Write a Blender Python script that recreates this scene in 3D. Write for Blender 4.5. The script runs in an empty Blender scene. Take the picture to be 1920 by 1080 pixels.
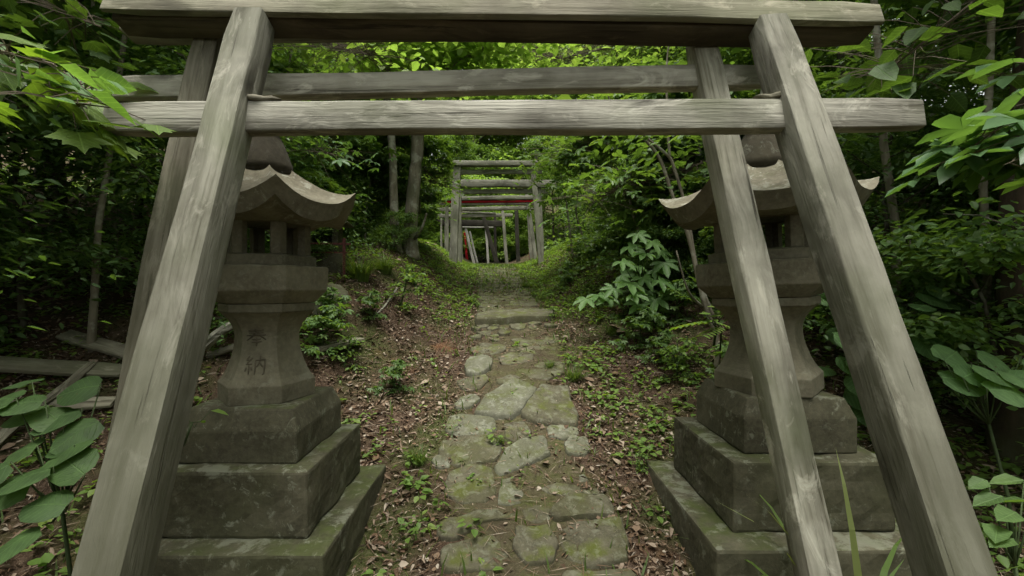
import bpy, bmesh, math, random
import numpy as np
from mathutils import Vector, Matrix, noise as mnoise
R = math.radians
SC = bpy.context.scene
COL = SC.collection
random.seed(7)
EYE = 1.68            # camera height over the ground it stands on
FPX = 853.0           # focal length in photo pixels (1920 wide)

# ------------------------------------------------------------------ camera, world, sun, exposure
cam = bpy.data.cameras.new('camera'); cam.sensor_width = 36.0; cam.lens = 16.0
cam.shift_x = 8.0/1920; cam.clip_start = 0.05; cam.clip_end = 600
camo = bpy.data.objects.new('camera', cam); COL.objects.link(camo)
camo.location = (0, 0, EYE); camo.rotation_euler = (R(90), 0, 0)
SC.camera = camo
SUN_EL, SUN_AZ = 80, 185     # azimuth clockwise from +Y (the way the camera looks)
w = bpy.data.worlds.new('World'); SC.world = w; w.use_nodes = True
nt = w.node_tree; nt.nodes.clear()
sky = nt.nodes.new('ShaderNodeTexSky'); sky.sky_type = 'NISHITA'; sky.sun_disc = False
sky.sun_elevation = R(SUN_EL); sky.sun_rotation = R(SUN_AZ); sky.air_density = 1.0; sky.dust_density = 4.0; sky.ozone_density = 1.0
bg = nt.nodes.new('ShaderNodeBackground'); bg.inputs['Strength'].default_value = 0.15
wo = nt.nodes.new('ShaderNodeOutputWorld')
bw = nt.nodes.new('ShaderNodeRGBToBW'); nt.links.new(sky.outputs[0], bw.inputs[0])
mxs = nt.nodes.new('ShaderNodeMix'); mxs.data_type = 'RGBA'; mxs.inputs[0].default_value = .8      # thin cloud: most of the way to grey
nt.links.new(sky.outputs[0], mxs.inputs[6]); nt.links.new(bw.outputs[0], mxs.inputs[7]); 
warm = nt.nodes.new('ShaderNodeMix'); warm.data_type = 'RGBA'; warm.blend_type = 'MULTIPLY'; warm.inputs[0].default_value = 1
warm.inputs[7].default_value = (1.0, 1.0, .90, 1); nt.links.new(mxs.outputs[2], warm.inputs[6]); nt.links.new(warm.outputs[2], bg.inputs[0]); nt.links.new(bg.outputs[0], wo.inputs[0])
sl = bpy.data.lights.new('sun', 'SUN'); sl.energy = 1.7; sl.angle = R(30); sl.color = (1.0, 0.97, 0.90)
so = bpy.data.objects.new('sun', sl); COL.objects.link(so)
sd = Vector((math.sin(R(SUN_AZ))*math.cos(R(SUN_EL)), math.cos(R(SUN_AZ))*math.cos(R(SUN_EL)), math.sin(R(SUN_EL))))
so.rotation_euler = sd.to_track_quat('Z', 'Y').to_euler(); so.location = sd*60
SC.view_settings.view_transform = 'Standard'; SC.view_settings.look = 'None'
SC.view_settings.gamma = 1.0; SC.view_settings.use_curve_mapping = False
SC.view_settings.exposure = 1.32
cy = SC.cycles
cy.max_bounces = 9; cy.diffuse_bounces = 6; cy.glossy_bounces = 2; cy.transmission_bounces = 4; cy.transparent_max_bounces = 4
cy.caustics_reflective = False; cy.caustics_refractive = False; cy.use_denoising = True
cy.use_adaptive_sampling = True; cy.adaptive_threshold = 0.02

# ------------------------------------------------------------------ tagging
def tag(o, label=None, cat=None, group=None, kind=None):
    if label: o['label'] = label
    if cat: o['category'] = cat
    if group: o['group'] = group
    if kind: o['kind'] = kind
    return o
def empty(name, loc, rz=0.0):
    o = bpy.data.objects.new(name, None); COL.objects.link(o)
    o.location = loc; o.rotation_euler = (0, 0, rz); o.empty_display_size = .1
    return o
def link(name, me, mat=None, parent=None, smooth=False):
    if mat is not None and not me.materials: me.materials.append(mat)
    o = bpy.data.objects.new(name, me); COL.objects.link(o)
    if parent is not None:
        o.parent = parent
    if smooth: me.shade_smooth()
    return o
def copy_tree(o, parent=None):
    c = o.copy(); COL.objects.link(c)
    if parent is not None: c.parent = parent
    for ch in list(o.children): copy_tree(ch, c)
    return c

# ------------------------------------------------------------------ materials
class NT:
    def __init__(s, name):
        s.m = bpy.data.materials.new(name); s.m.use_nodes = True; s.t = s.m.node_tree; s.t.nodes.clear()
        s.out = s.t.nodes.new('ShaderNodeOutputMaterial')
    def n(s, kind, **kw):
        nd = s.t.nodes.new('ShaderNode'+kind)
        for k, v in kw.items():
            if k in nd.inputs.keys() if hasattr(nd.inputs, 'keys') else False: s.set(nd.inputs[k], v)
            else: setattr(nd, k, v)
        return nd
    def set(s, sock, v):
        if isinstance(v, bpy.types.NodeSocket): s.t.links.new(v, sock)
        elif isinstance(v, (tuple, list)) and len(v) == 3 and sock.type == 'RGBA': sock.default_value = (*v, 1)
        else: sock.default_value = v
    def noise(s, vec, scale, detail=4, rough=.55, dist=0.0):
        return s.n('TexNoise', Vector=vec, Scale=scale, Detail=detail, Roughness=rough, Distortion=dist).outputs['Fac']
    def ramp(s, fac, stops):
        nd = s.t.nodes.new('ShaderNodeValToRGB'); s.set(nd.inputs[0], fac)
        e = nd.color_ramp.elements
        while len(e) < len(stops): e.new(.5)
        for el, (p, c) in zip(e, stops):
            el.position = p; el.color = (*c, 1) if isinstance(c, (tuple, list)) else (c, c, c, 1)
        return nd.outputs[0]
    def mix(s, fac, a, b, mode='MIX'):
        nd = s.t.nodes.new('ShaderNodeMix'); nd.data_type = 'RGBA'; nd.blend_type = mode
        s.set(nd.inputs[0], fac); s.set(nd.inputs[6], a); s.set(nd.inputs[7], b)
        return nd.outputs[2]
    def math(s, op, a, b=None):
        nd = s.t.nodes.new('ShaderNodeMath'); nd.operation = op; s.set(nd.inputs[0], a)
        if b is not None: s.set(nd.inputs[1], b)
        return nd.outputs[0]
    def coords(s, kind='Object', scale=(1, 1, 1), rand=0.0):
        tc = s.t.nodes.new('ShaderNodeTexCoord').outputs[kind]
        mp = s.t.nodes.new('ShaderNodeMapping'); s.set(mp.inputs['Vector'], tc); mp.inputs['Scale'].default_value = scale
        if rand:
            oi = s.t.nodes.new('ShaderNodeObjectInfo')
            s.set(mp.inputs['Location'], s.math('MULTIPLY', oi.outputs['Random'], rand))
        return mp.outputs[0]
    def bump(s, h, strength=.4, dist=.01, normal=None):
        nd = s.t.nodes.new('ShaderNodeBump'); nd.inputs['Strength'].default_value = strength; nd.inputs['Distance'].default_value = dist
        s.set(nd.inputs['Height'], h)
        if normal is not None: s.set(nd.inputs['Normal'], normal)
        return nd.outputs[0]
    def principled(s, col, rough=.85, normal=None, spec=.25):
        p = s.t.nodes.new('ShaderNodeBsdfPrincipled'); s.set(p.inputs['Base Color'], col); s.set(p.inputs['Roughness'], rough)
        p.inputs['Specular IOR Level'].default_value = spec
        if normal is not None: s.set(p.inputs['Normal'], normal)
        return p.outputs[0]
    def done(s, sh):
        s.t.links.new(sh, s.out.inputs[0]); return s.m
    def up(s):   # how much a face looks upward, 0..1
        g = s.t.nodes.new('ShaderNodeNewGeometry'); x = s.t.nodes.new('ShaderNodeSeparateXYZ'); s.set(x.inputs[0], g.outputs['Normal'])
        return x.outputs['Z']

def wood_mat(name, light, dark, moss=.35, mosscol=(.10, .12, .05), foot_vignette=0.0):
    """weathered timber, grain along local X"""
    t = NT(name)
    v = t.coords('Object', (1.1, 16, 16), rand=37.0)
    v2 = t.coords('Object', (2.2, 70, 70), rand=11.0)
    v3 = t.coords('Object', (1, 1, 1), rand=5.0)
    warp = t.noise(v3, 3.0, 2)
    vv = t.n('VectorMath', operation='ADD'); t.set(vv.inputs[0], v)
    sc = t.n('VectorMath', operation='SCALE'); cmb = t.n('CombineXYZ'); t.set(cmb.inputs['Y'], warp); t.set(cmb.inputs['Z'], warp)
    t.set(sc.inputs[0], cmb.outputs[0]); sc.inputs['Scale'].default_value = 2.0; t.set(vv.inputs[1], sc.outputs[0])
    g1 = t.noise(vv.outputs[0], 1.0, 5, .6, .3)
    g2 = t.noise(v2, 1.0, 3, .7)
    col = t.ramp(g1, [(.38, dark), (.50, tuple((a+b)/2 for a, b in zip(light, dark))), (.61, light)])
    col = t.mix(t.ramp(g2, [(.35, .0), (.75, .55)]), col, tuple(c*1.25 for c in light))
    crack = t.ramp(g2, [(.28, 0.0), (.37, 1.0)])
    col = t.mix(crack, tuple(c*.35 for c in dark), col)
    patch = t.ramp(t.noise(v3, 2.4, 6, .6), [(.42, 0.0), (.62, 1.0)])
    col = t.mix(t.math('MULTIPLY', patch, .65), col, tuple(c*.55 for c in dark))
    mz = t.ramp(t.noise(v3, 1.3, 5, .6, .5), [(.42, 0.0), (.68, 1.0)])
    col = t.mix(t.math('MULTIPLY', mz, moss), col, mosscol)
    vo = t.n('TexVoronoi', Vector=t.coords('Object', (2.1, 5, 5), rand=3.0), Scale=1.0)
    knot = t.ramp(vo.outputs['Distance'], [(.05, 1.0), (.15, 0.0)])
    col = t.mix(t.math('MULTIPLY', knot, .75), col, tuple(c*.3 for c in dark))
    lc = t.ramp(t.noise(t.coords('Object', (.8, 26, 26), rand=19.0), 1.0, 4, .65, .2), [(.335, 1.0), (.365, 0.0)])
    col = t.mix(t.math('MULTIPLY', lc, .7), col, tuple(c*.4 for c in dark))
    blot = t.ramp(t.noise(t.coords('Object', (.7, 3, 3), rand=15.0), 2.0, 5, .6, .6), [(.40, 0.0), (.60, 1.0)])
    col = t.mix(t.math('MULTIPLY', blot, .30), col, tuple(c*1.15 for c in light))
    pale = t.ramp(t.noise(t.coords('Object', (1.6, 4.5, 4.5), rand=41.0), 2.3, 6, .7, 1.0), [(.55, 0.0), (.66, 1.0)])
    col = t.mix(t.math('MULTIPLY', pale, .6), col, tuple(min(1, c*1.45) for c in light))
    if foot_vignette:   # mostly vignette painted into the colour, partly algae: darker towards the post foot, ragged
        sx = t.n('SeparateXYZ'); t.set(sx.inputs[0], t.coords('Object'))
        dm = t.ramp(t.math('ADD', t.math('MULTIPLY', sx.outputs['X'], .26), t.math('MULTIPLY', t.noise(v, .8, 4), .5)), [(.46, 1.0), (1.02, 0.0)])
        col = t.mix(t.math('MULTIPLY', dm, foot_vignette), col, tuple(c*.55+m_*.25 for c, m_ in zip(dark, mosscol)))
    h = t.math('ADD', t.math('MULTIPLY', g1, 1.3), t.math('MULTIPLY', g2, .8))
    h = t.math('SUBTRACT', h, t.math('MULTIPLY', knot, .3)); h = t.math('SUBTRACT', h, t.math('MULTIPLY', lc, .8))
    return t.done(t.principled(col, .86, t.bump(h, .75, .006), .2))

def stone_mat(name, base, dark, moss=(.060, .075, .022), mossamt=.8, lichen=(.34, .36, .30), lich=.5, scale=1.0):
    t = NT(name)
    v = t.coords('Object', (scale,)*3, rand=23.0)
    big = t.noise(v, 2.2, 6, .62)
    fine = t.noise(v, 45, 4, .7)
    mid = t.noise(v, 11, 5, .6)
    col = t.ramp(big, [(.35, dark), (.65, base)])
    col = t.mix(t.ramp(mid, [(.35, .0), (.7, .5)]), col, tuple(c*.55 for c in dark))
    col = t.mix(t.ramp(fine, [(.4, 0.0), (.75, .35)]), col, tuple(min(1, c*1.5) for c in base))
    up = t.up()
    mm = t.math('MULTIPLY', t.ramp(t.math('ADD', t.math('MULTIPLY', up, .38), t.noise(v, 4.5, 6, .65)), [(.84, 0.0), (1.0, 1.0)]), mossamt)
    col = t.mix(mm, col, t.mix(fine, moss, tuple(c*1.7 for c in moss)))
    low = t.ramp(t.noise(v, 1.7, 4, .6, .4), [(.45, 0.0), (.66, 1.0)])
    col = t.mix(t.math('MULTIPLY', low, .6*mossamt), col, tuple((a+b)/2*1.1 for a, b in zip(moss, dark)))
    lm = t.math('MULTIPLY', t.ramp(t.noise(v, 17, 5, .75, .6), [(.56, 0.0), (.64, 1.0)]), lich)
    lm = t.math('MULTIPLY', lm, t.ramp(t.noise(v, 3.1, 3), [(.40, .15), (.55, 1.0)]))
    lm2 = t.math('MULTIPLY', t.ramp(t.math('ADD', t.noise(v, 8.5, 6, .7, .3), t.math('MULTIPLY', up, .07)), [(.60, 0.0), (.67, 1.0)]), lich)
    lm = t.math('MAXIMUM', lm, t.math('MULTIPLY', lm2, .75))
    col = t.mix(lm, col, lichen)
    h = t.math('ADD', t.math('MULTIPLY', mid, .8), t.math('MULTIPLY', fine, .35))
    return t.done(t.principled(col, .93, t.bump(h, .6, .008), .15))

def leaf_mat(name, c1, c2, c3=None, trans=.4, rough=.5, tcol=None, veins=False):
    t = NT(name)
    g = t.t.nodes.new('ShaderNodeNewGeometry'); oi = t.t.nodes.new('ShaderNodeObjectInfo')
    r = g.outputs['Random Per Island']
    stops = [(0.0, c1), (.75, c2), (1.0, c3 or c2)]
    col = t.ramp(r, stops)
    col = t.mix(t.math('MULTIPLY', oi.outputs['Random'], .55), col, tuple(c*.55 for c in c1))
    col = t.mix(t.math('MULTIPLY', t.noise(t.coords('Object'), 1.1, 2), .5), col, tuple(c*1.5 for c in c2))
    nb = None
    if veins:
        uv = t.n('SeparateXYZ'); t.set(uv.inputs[0], t.coords('UV')); av = t.math('ABSOLUTE', uv.outputs['Y'])
        mid = t.ramp(av, [(.004, 1.0), (.022, 0.0)])
        w_ = t.math('FRACT', t.math('MULTIPLY', t.math('SUBTRACT', uv.outputs['X'], t.math('MULTIPLY', av, .75)), 7.5))
        side = t.ramp(t.math('ABSOLUTE', t.math('SUBTRACT', w_, .5)), [(.02, 1.0), (.10, 0.0)])
        vn = t.math('MAXIMUM', mid, t.math('MULTIPLY', side, .6))
        blot = t.noise(t.coords('Object'), 14, 5, .7)
        col = t.mix(t.ramp(blot, [(.35, 0.0), (.7, .7)]), col, tuple(c*.55 for c in c1))
        col = t.mix(t.math('MULTIPLY', vn, .35), col, tuple(min(1, c*1.9+.02) for c in c2))
        col = t.mix(t.ramp(t.noise(t.coords('Object'), 37, 3, .6), [(.70, 0.0), (.74, .8)]), col, (.10, .075, .03))
        nb = t.bump(t.math('SUBTRACT', t.math('MULTIPLY', blot, .6), vn), .5, .004)
    p = t.principled(col, rough, nb, .35)
    tr = t.t.nodes.new('ShaderNodeBsdfTranslucent')
    tc = t.mix(1.0, col, tcol or (1.9, 1.9, .55), 'MULTIPLY'); t.set(tr.inputs[0], tc)
    mx = t.t.nodes.new('ShaderNodeMixShader'); mx.inputs[0].default_value = trans
    t.t.links.new(p, mx.inputs[1]); t.t.links.new(tr.outputs[0], mx.inputs[2])
    return t.done(mx.outputs[0])

def bark_mat(name, base, dark, lich=(.28, .29, .26)):
    t = NT(name)
    v = t.coords('Object', (9, 9, 2.2), rand=9.0); v1 = t.coords('Object', (1, 1, 1), rand=3.0)
    a = t.noise(v, 1.6, 5, .65); b = t.noise(v1, 7, 4, .6)
    col = t.ramp(a, [(.3, dark), (.7, base)])
    col = t.mix(t.ramp(b, [(.52, 0.0), (.62, .7)]), col, lich)
    col = t.mix(t.ramp(t.noise(v1, 2.1, 4), [(.5, 0.0), (.68, .5)]), col, (.05, .065, .025))
    return t.done(t.principled(col, .9, t.bump(a, .7, .012), .15))

def plain_mat(name, c, rough=.8, var=.35, scale=20):
    t = NT(name); n = t.noise(t.coords('Object', (1, 1, 1), rand=9.0), scale, 4, .6)
    col = t.mix(t.ramp(n, [(.3, 0.0), (.7, 1.0)]), tuple(x*(1-var) for x in c), tuple(min(1, x*(1+var)) for x in c))
    return t.done(t.principled(col, rough, t.bump(n, .3, .004), .2))

M = {}
M['wood_a'] = wood_mat('weathered_grey_wood', (.32, .31, .265), (.070, .062, .046), .60, (.105, .125, .065))
M['wood_b'] = wood_mat('weathered_brown_wood', (.23, .215, .165), (.075, .064, .045), .55, (.10, .115, .055))
M['post_a'] = wood_mat('weathered_grey_post', (.30, .29, .245), (.060, .052, .038), .65, (.105, .125, .065), foot_vignette=.95)
M['post_b'] = wood_mat('weathered_brown_post', (.22, .205, .165), (.058, .048, .034), .6, (.09, .105, .05), foot_vignette=.95)
M['wood_shaded'] = wood_mat('shaded_underside_wood', (.085, .068, .045), (.030, .023, .016), .3, (.04, .045, .02))  # shade under the top beam, painted as a dark wood colour
M['wood_rear'] = wood_mat('pale_grey_wood', (.42, .405, .34), (.12, .108, .08), .5, (.13, .15, .08))
M['wood_c'] = wood_mat('old_pale_wood', (.27, .265, .22), (.12, .115, .09), .35)
M['wood_white'] = wood_mat('bleached_wood', (.42, .41, .38), (.28, .27, .24), .05)
M['wood_dark'] = wood_mat('rotten_dark_wood', (.05, .045, .035), (.02, .018, .015), .3, (.03, .035, .02))
M['wood_red'] = wood_mat('red_painted_wood', (.50, .018, .03), (.33, .012, .022), .0)
M['stone_a'] = stone_mat('lantern_stone', (.185, .170, .122), (.105, .095, .066), moss=(.04, .046, .02), mossamt=.55, lichen=(.22, .22, .17), lich=.45)
M['stone_base'] = stone_mat('pedestal_stone', (.105, .098, .066), (.046, .043, .028), moss=(.045, .055, .018), mossamt=.9, lichen=(.20, .21, .16), lich=.7)
M['stone_path'] = stone_mat('path_stone', (.115, .108, .074), (.052, .046, .030), moss=(.056, .064, .015), mossamt=.95, lichen=(.21, .22, .165), lich=.40, scale=1.8)
M['stone_pale'] = stone_mat('pale_path_stone', (.150, .150, .112), (.080, .078, .054), moss=(.055, .062, .018), mossamt=.8, lichen=(.26, .27, .22), lich=.5, scale=1.8)
M['stone_dark'] = stone_mat('dark_mossy_stone', (.060, .052, .036), (.028, .025, .018), moss=(.03, .038, .014), mossamt=.9, lich=.2)
M['stone_roof'] = stone_mat('weathered_roof_stone', (.20, .185, .14), (.11, .098, .070), moss=(.05, .056, .026), mossamt=.5, lichen=(.28, .28, .23), lich=.8)
M['carve'] = plain_mat('carved_groove', (.085, .074, .052), .95)
M['rail'] = plain_mat('faded_red_rail', (.10, .035, .032), .8)
M['bark_pale'] = bark_mat('pale_bark', (.24, .215, .165), (.10, .088, .065), (.36, .36, .30))
M['bark'] = bark_mat('dark_bark', (.095, .08, .06), (.03, .026, .02), (.12, .125, .10))
M['bark_red'] = bark_mat('reddish_bark', (.065, .045, .032), (.022, .016, .012), (.06, .055, .04))
M['twig'] = plain_mat('twig', (.13, .105, .08), .9)
M['leaf_mid'] = leaf_mat('mid_green_leaf', (.065, .12, .038), (.11, .185, .062), (.17, .23, .075), .42, .42)
M['leaf_dark'] = leaf_mat('dark_green_leaf', (.055, .11, .036), (.090, .155, .056), (.13, .20, .07), .42, .45)
M['leaf_bright'] = leaf_mat('yellow_green_leaf', (.14, .235, .050), (.20, .30, .07), (.26, .34, .09), .55, .55, (1.7, 1.7, .9))
M['leaf_blue'] = leaf_mat('bluish_green_leaf', (.065, .13, .055), (.10, .18, .08), (.14, .23, .11), .35, .40)
M['leaf_pale'] = leaf_mat('pale_green_leaf', (.085, .165, .050), (.12, .215, .070), (.16, .26, .09), .4, .5)
M['vein_mid'] = leaf_mat('veined_mid_leaf', (.055, .105, .030), (.09, .155, .048), (.13, .20, .06), .4, .55, veins=True)
M['vein_dark'] = leaf_mat('veined_deep_leaf', (.032, .068, .018), (.055, .105, .028), (.08, .14, .04), .35, .6, veins=True)
M['vein_blue'] = leaf_mat('veined_soft_leaf', (.085, .17, .060), (.125, .225, .085), (.16, .26, .11), .4, .5, veins=True)
M['vein_bright'] = leaf_mat('veined_bright_leaf', (.085, .155, .03), (.14, .22, .045), (.20, .27, .06), .45, .5, veins=True)
M['leaf_weed'] = leaf_mat('weed_leaf', (.08, .15, .030), (.13, .21, .045), (.21, .26, .06), .4)
M['grass'] = leaf_mat('grass_blade', (.045, .085, .018), (.085, .135, .028), (.15, .16, .055), .4)
M['stem'] = plain_mat('green_stem', (.04, .06, .022), .7)

def litter_mat():
    t = NT('dead_leaf'); g = t.t.nodes.new('ShaderNodeNewGeometry')
    col = t.ramp(g.outputs['Random Per Island'], [(0.0, (.060, .038, .022)), (.35, (.14, .085, .050)), (.62, (.185, .135, .095)), (.86, (.26, .205, .155)), (1.0, (.36, .31, .25))])
    return t.done(t.principled(col, .75, None, .25))
M['litter'] = litter_mat()

def ground_mat():
    t = NT('forest_soil')
    v = t.coords('Object')
    a = t.noise(v, 1.3, 6, .62); b = t.noise(v, 9, 6, .7); c = t.noise(v, 60, 3, .7)
    col = t.ramp(b, [(.3, (.030, .020, .013)), (.55, (.062, .040, .027)), (.75, (.105, .072, .050))])
    col = t.mix(t.ramp(t.noise(v, 1.9, 4, .6, .4), [(.58, 0.0), (.70, .75)]), col, (.13, .060, .030))
    col = t.mix(t.ramp(a, [(.45, 0.0), (.60, .8)]), col, t.mix(c, (.028, .038, .010), (.055, .075, .018)))
    col = t.mix(t.ramp(c, [(.45, 0.0), (.8, .5)]), col, (.14, .105, .08))
    h = t.math('ADD', t.math('MULTIPLY', b, 1.0), t.math('MULTIPLY', c, .5))
    return t.done(t.principled(col, .95, t.bump(h, .9, .03), .1))
M['ground'] = ground_mat()
def moss_path_mat():
    t = NT('mossy_path_bed'); v = t.coords('Object')
    b = t.noise(v, 5, 6, .7); c = t.noise(v, 50, 3, .7)
    col = t.ramp(b, [(.35, (.045, .034, .022)), (.52, (.060, .052, .028)), (.70, (.055, .068, .016))])
    col = t.mix(t.ramp(c, [(.4, 0.0), (.8, .5)]), col, (.11, .10, .065))
    return t.done(t.principled(col, .95, t.bump(t.math('ADD', b, t.math('MULTIPLY', c, .6)), .9, .02), .1))
M['pathbed'] = moss_path_mat()

# ------------------------------------------------------------------ terrain
PY = np.array([-6, 0, 1, 2.1, 2.8, 3.4, 4.4, 5.5, 8.5, 10.3, 20, 30, 45, 90.])
PZ = np.array([-1.85, -1.68, -1.58, -1.34, -1.12, -.88, -.60, -.37, .12, .45, 1.05, 2.0, 5.0, 22.])
def path_c(y): return np.interp(y, [0, 5, 8, 10, 20, 40], [.10, .08, -.12, -.22, -.75, -1.0])
def sm(e0, e1, x):
    t = np.clip((x-e0)/(e1-e0), 0, 1); return t*t*(3-2*t)
def gz(x, y):
    """ground height (world)"""
    x = np.asarray(x, float); y = np.asarray(y, float)
    z = (np.interp(y-.35, PY, PZ)+np.interp(y, PY, PZ)*2+np.interp(y+.35, PY, PZ))/4
    u = x-path_c(y)
    hl = np.interp(y, [1.5, 2.8, 3.4, 4.2, 5, 7, 10, 20], [.15, .42, .45, .55, .62, .80, .60, .5])
    hr = np.interp(y, [2.0, 3.7, 5, 6.5, 10, 20], [.10, .28, .50, .75, .70, .5])
    e0l = np.interp(y, [2, 3.2, 4.5, 6], [1.3, 1.25, .75, .6])
    l = hl*sm(e0l, e0l+1.25, -u)+.16*np.maximum(-u-2.4, 0)
    r = hr*sm(np.interp(y, [2, 4, 6], [1.0, .9, .6]), 2.2, u)+.16*np.maximum(u-2.4, 0)
    z = z+l+r
    n = (np.sin(x*2.1+1.3*np.sin(y*1.7))*np.cos(y*2.3+.8*np.sin(x*1.9))*.028
         + np.sin(x*5.3+y*3.1)*np.sin(y*6.1-x*2.2)*.012 + np.sin(x*.61+2)*np.sin(y*.53)*.09*sm(2, 6, np.abs(u)))
    off = sm(.25, .9, np.abs(u))
    return z+n*(.25+.75*off)+EYE
def gzf(x, y): return float(gz(x, y))
def px_ray(px, py): return ((px-952)/FPX, 1.0, (540-py)/FPX)
def at(px, py, d): return Vector(((px-952)/FPX*d, d, EYE+(540-py)/FPX*d))
def hit(px, py, dmax=40):
    dx, _, dz = px_ray(px, py); d = .4
    while d < dmax:
        if EYE+dz*d <= gzf(dx*d, d): return Vector((dx*d, d, gzf(dx*d, d)))
        d += .02
    return Vector((dx*dmax, dmax, gzf(dx*dmax, dmax)))

def mesh_from(name, V, F):
    me = bpy.data.meshes.new(name); me.from_pydata([tuple(v) for v in V], [], F); me.update(); return me
def mesh_np(name, V, loops, totals):
    me = bpy.data.meshes.new(name); V = np.asarray(V, np.float32)
    me.vertices.add(len(V)); me.vertices.foreach_set('co', V.ravel())
    me.loops.add(len(loops)); me.loops.foreach_set('vertex_index', np.asarray(loops, np.int32))
    starts = np.concatenate([[0], np.cumsum(totals)[:-1]]).astype(np.int32)
    me.polygons.add(len(totals)); me.polygons.foreach_set('loop_start', starts)
    me.update(calc_edges=True); me.validate(); return me

def axis(segs):
    out = []
    for a, b, s in segs: out += list(np.arange(a, b-1e-6, s))
    out.append(segs[-1][1]); return np.array(out)
xs = axis([(-70, -20, 5), (-20, -8, 1), (-8, -3.5, .3), (-3.5, 3.5, .07), (3.5, 8, .3), (8, 20, 1), (20, 70, 5)])
ys = axis([(-12, -2, 1), (-2, .4, .3), (.4, 7, .07), (7, 13, .15), (13, 26, .6), (26, 90, 4)])
X, Y = np.meshgrid(xs, ys); Z = gz(X, Y)
near = (np.abs(X) < 6) & (Y < 14) & (Y > 0)
Z = Z + near*(np.sin(X*23+Y*9)*np.sin(Y*27-X*11)*.004+np.sin(X*41+3*np.sin(Y*17))*.003)
nx, ny = len(xs), len(ys)
V = np.stack([X.ravel(), Y.ravel(), Z.ravel()], 1)
ii = (np.arange(ny-1)[:, None]*nx+np.arange(nx-1)[None]).ravel()
Q = np.stack([ii, ii+1, ii+nx+1, ii+nx], 1)
g = link('ground', mesh_np('ground', V, Q.ravel(), np.full(len(Q), 4)), M['ground'], smooth=True)
tag(g, kind='structure')

# mossy bed of the path, 6 mm over the soil
py_ = np.arange(.6, 24, .12); pu = np.linspace(-1, 1, 13)
V = []
for y in py_:
    c = float(path_c(y)); hw = .36+.05*math.sin(y*3.1)+.04*math.sin(y*7.7)
    for k, u in enumerate(pu):
        x = c+u*hw*(1+.10*math.sin(y*5+k)*(abs(u) > .9)); V.append((x, y, gzf(x, y)+.010*(1-abs(u)**4)-.012*(abs(u) > .99)))
n = len(pu); F = [(r*n+k, r*n+k+1, (r+1)*n+k+1, (r+1)*n+k) for r in range(len(py_)-1) for k in range(n-1)]
tag(link('path', mesh_from('path', V, F), M['pathbed'], smooth=True), kind='structure')

# ------------------------------------------------------------------ mesh helpers
class MB:
    def __init__(s): s.v = []; s.f = []
    def tube(s, pts, rad, n=6, cap=True):
        pts = [Vector(p) for p in pts]; b = len(s.v); m = len(pts)
        up = Vector((.13, .21, .97))
        for i, p in enumerate(pts):
            t = (pts[min(i+1, m-1)]-pts[max(i-1, 0)]).normalized()
            a = t.cross(up)
            if a.length < .15: a = t.cross(Vector((1, .1, 0)))
            a.normalize(); c = t.cross(a); r = rad[i] if hasattr(rad, '__len__') else rad
            for k in range(n):
                an = 2*math.pi*k/n; s.v.append(tuple(p+(a*math.cos(an)+c*math.sin(an))*r))
        for i in range(m-1):
            for k in range(n):
                s.f.append((b+i*n+k, b+i*n+(k+1) % n, b+(i+1)*n+(k+1) % n, b+(i+1)*n+k))
        if cap:
            s.f.append(tuple(b+k for k in range(n))[::-1]); s.f.append(tuple(b+(m-1)*n+k for k in range(n)))
    def ring_prism(s, rings):
        """rings: list of equal-length vertex rings, capped"""
        b = len(s.v); n = len(rings[0])
        for r in rings: s.v += [tuple(p) for p in r]
        for i in range(len(rings)-1):
            for k in range(n): s.f.append((b+i*n+k, b+i*n+(k+1) % n, b+(i+1)*n+(k+1) % n, b+(i+1)*n+k))
        s.f.append(tuple(b+k for k in range(n))[::-1]); s.f.append(tuple(b+(len(rings)-1)*n+k for k in range(n)))
    def box(s, c, d, m=None):
        x, y, z = [q/2 for q in d]
        vs = [Vector((sx*x, sy*y, sz*z)) for sz in (-1, 1) for sx, sy in ((-1, -1), (1, -1), (1, 1), (-1, 1))]
        if m is not None: vs = [m @ q for q in vs]
        b = len(s.v); s.v += [tuple(Vector(c)+q) for q in vs]
        s.f += [tuple(b+i for i in q) for q in ((0, 3, 2, 1), (4, 5, 6, 7), (0, 1, 5, 4), (1, 2, 6, 5), (2, 3, 7, 6), (3, 0, 4, 7))]
    def mesh(s, name): return mesh_from(name, s.v, s.f)
    def build(s, name, mat, parent=None, smooth=False): return link(name, s.mesh(name), mat, parent, smooth)

def roughen(me, bevel=.008, cuts=0, amp=.003, freq=6.0, seg=2, seed=0, maxlen=None):
    bm = bmesh.new(); bm.from_mesh(me)
    if bevel:
        ed = [e for e in bm.edges if len(e.link_faces) == 2 and e.calc_face_angle(0) > .35]
        bmesh.ops.bevel(bm, geom=ed, offset=bevel, segments=seg, affect='EDGES', profile=.6)
    if maxlen:
        for _ in range(5):
            ed = [e for e in bm.edges if e.calc_length() > maxlen]
            if not ed: break
            bmesh.ops.subdivide_edges(bm, edges=ed, cuts=1, use_grid_fill=True)
    o = Vector((seed*3.7, seed*1.3, seed*.9))
    bm.normal_update()
    if amp:
        for v_ in bm.verts:
            p = v_.co*freq+o
            v_.co += v_.normal*amp*(mnoise.noise(p)+.5*mnoise.noise(p*2.7))*1.4
    bm.to_mesh(me); bm.free(); me.update(); return me

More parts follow.
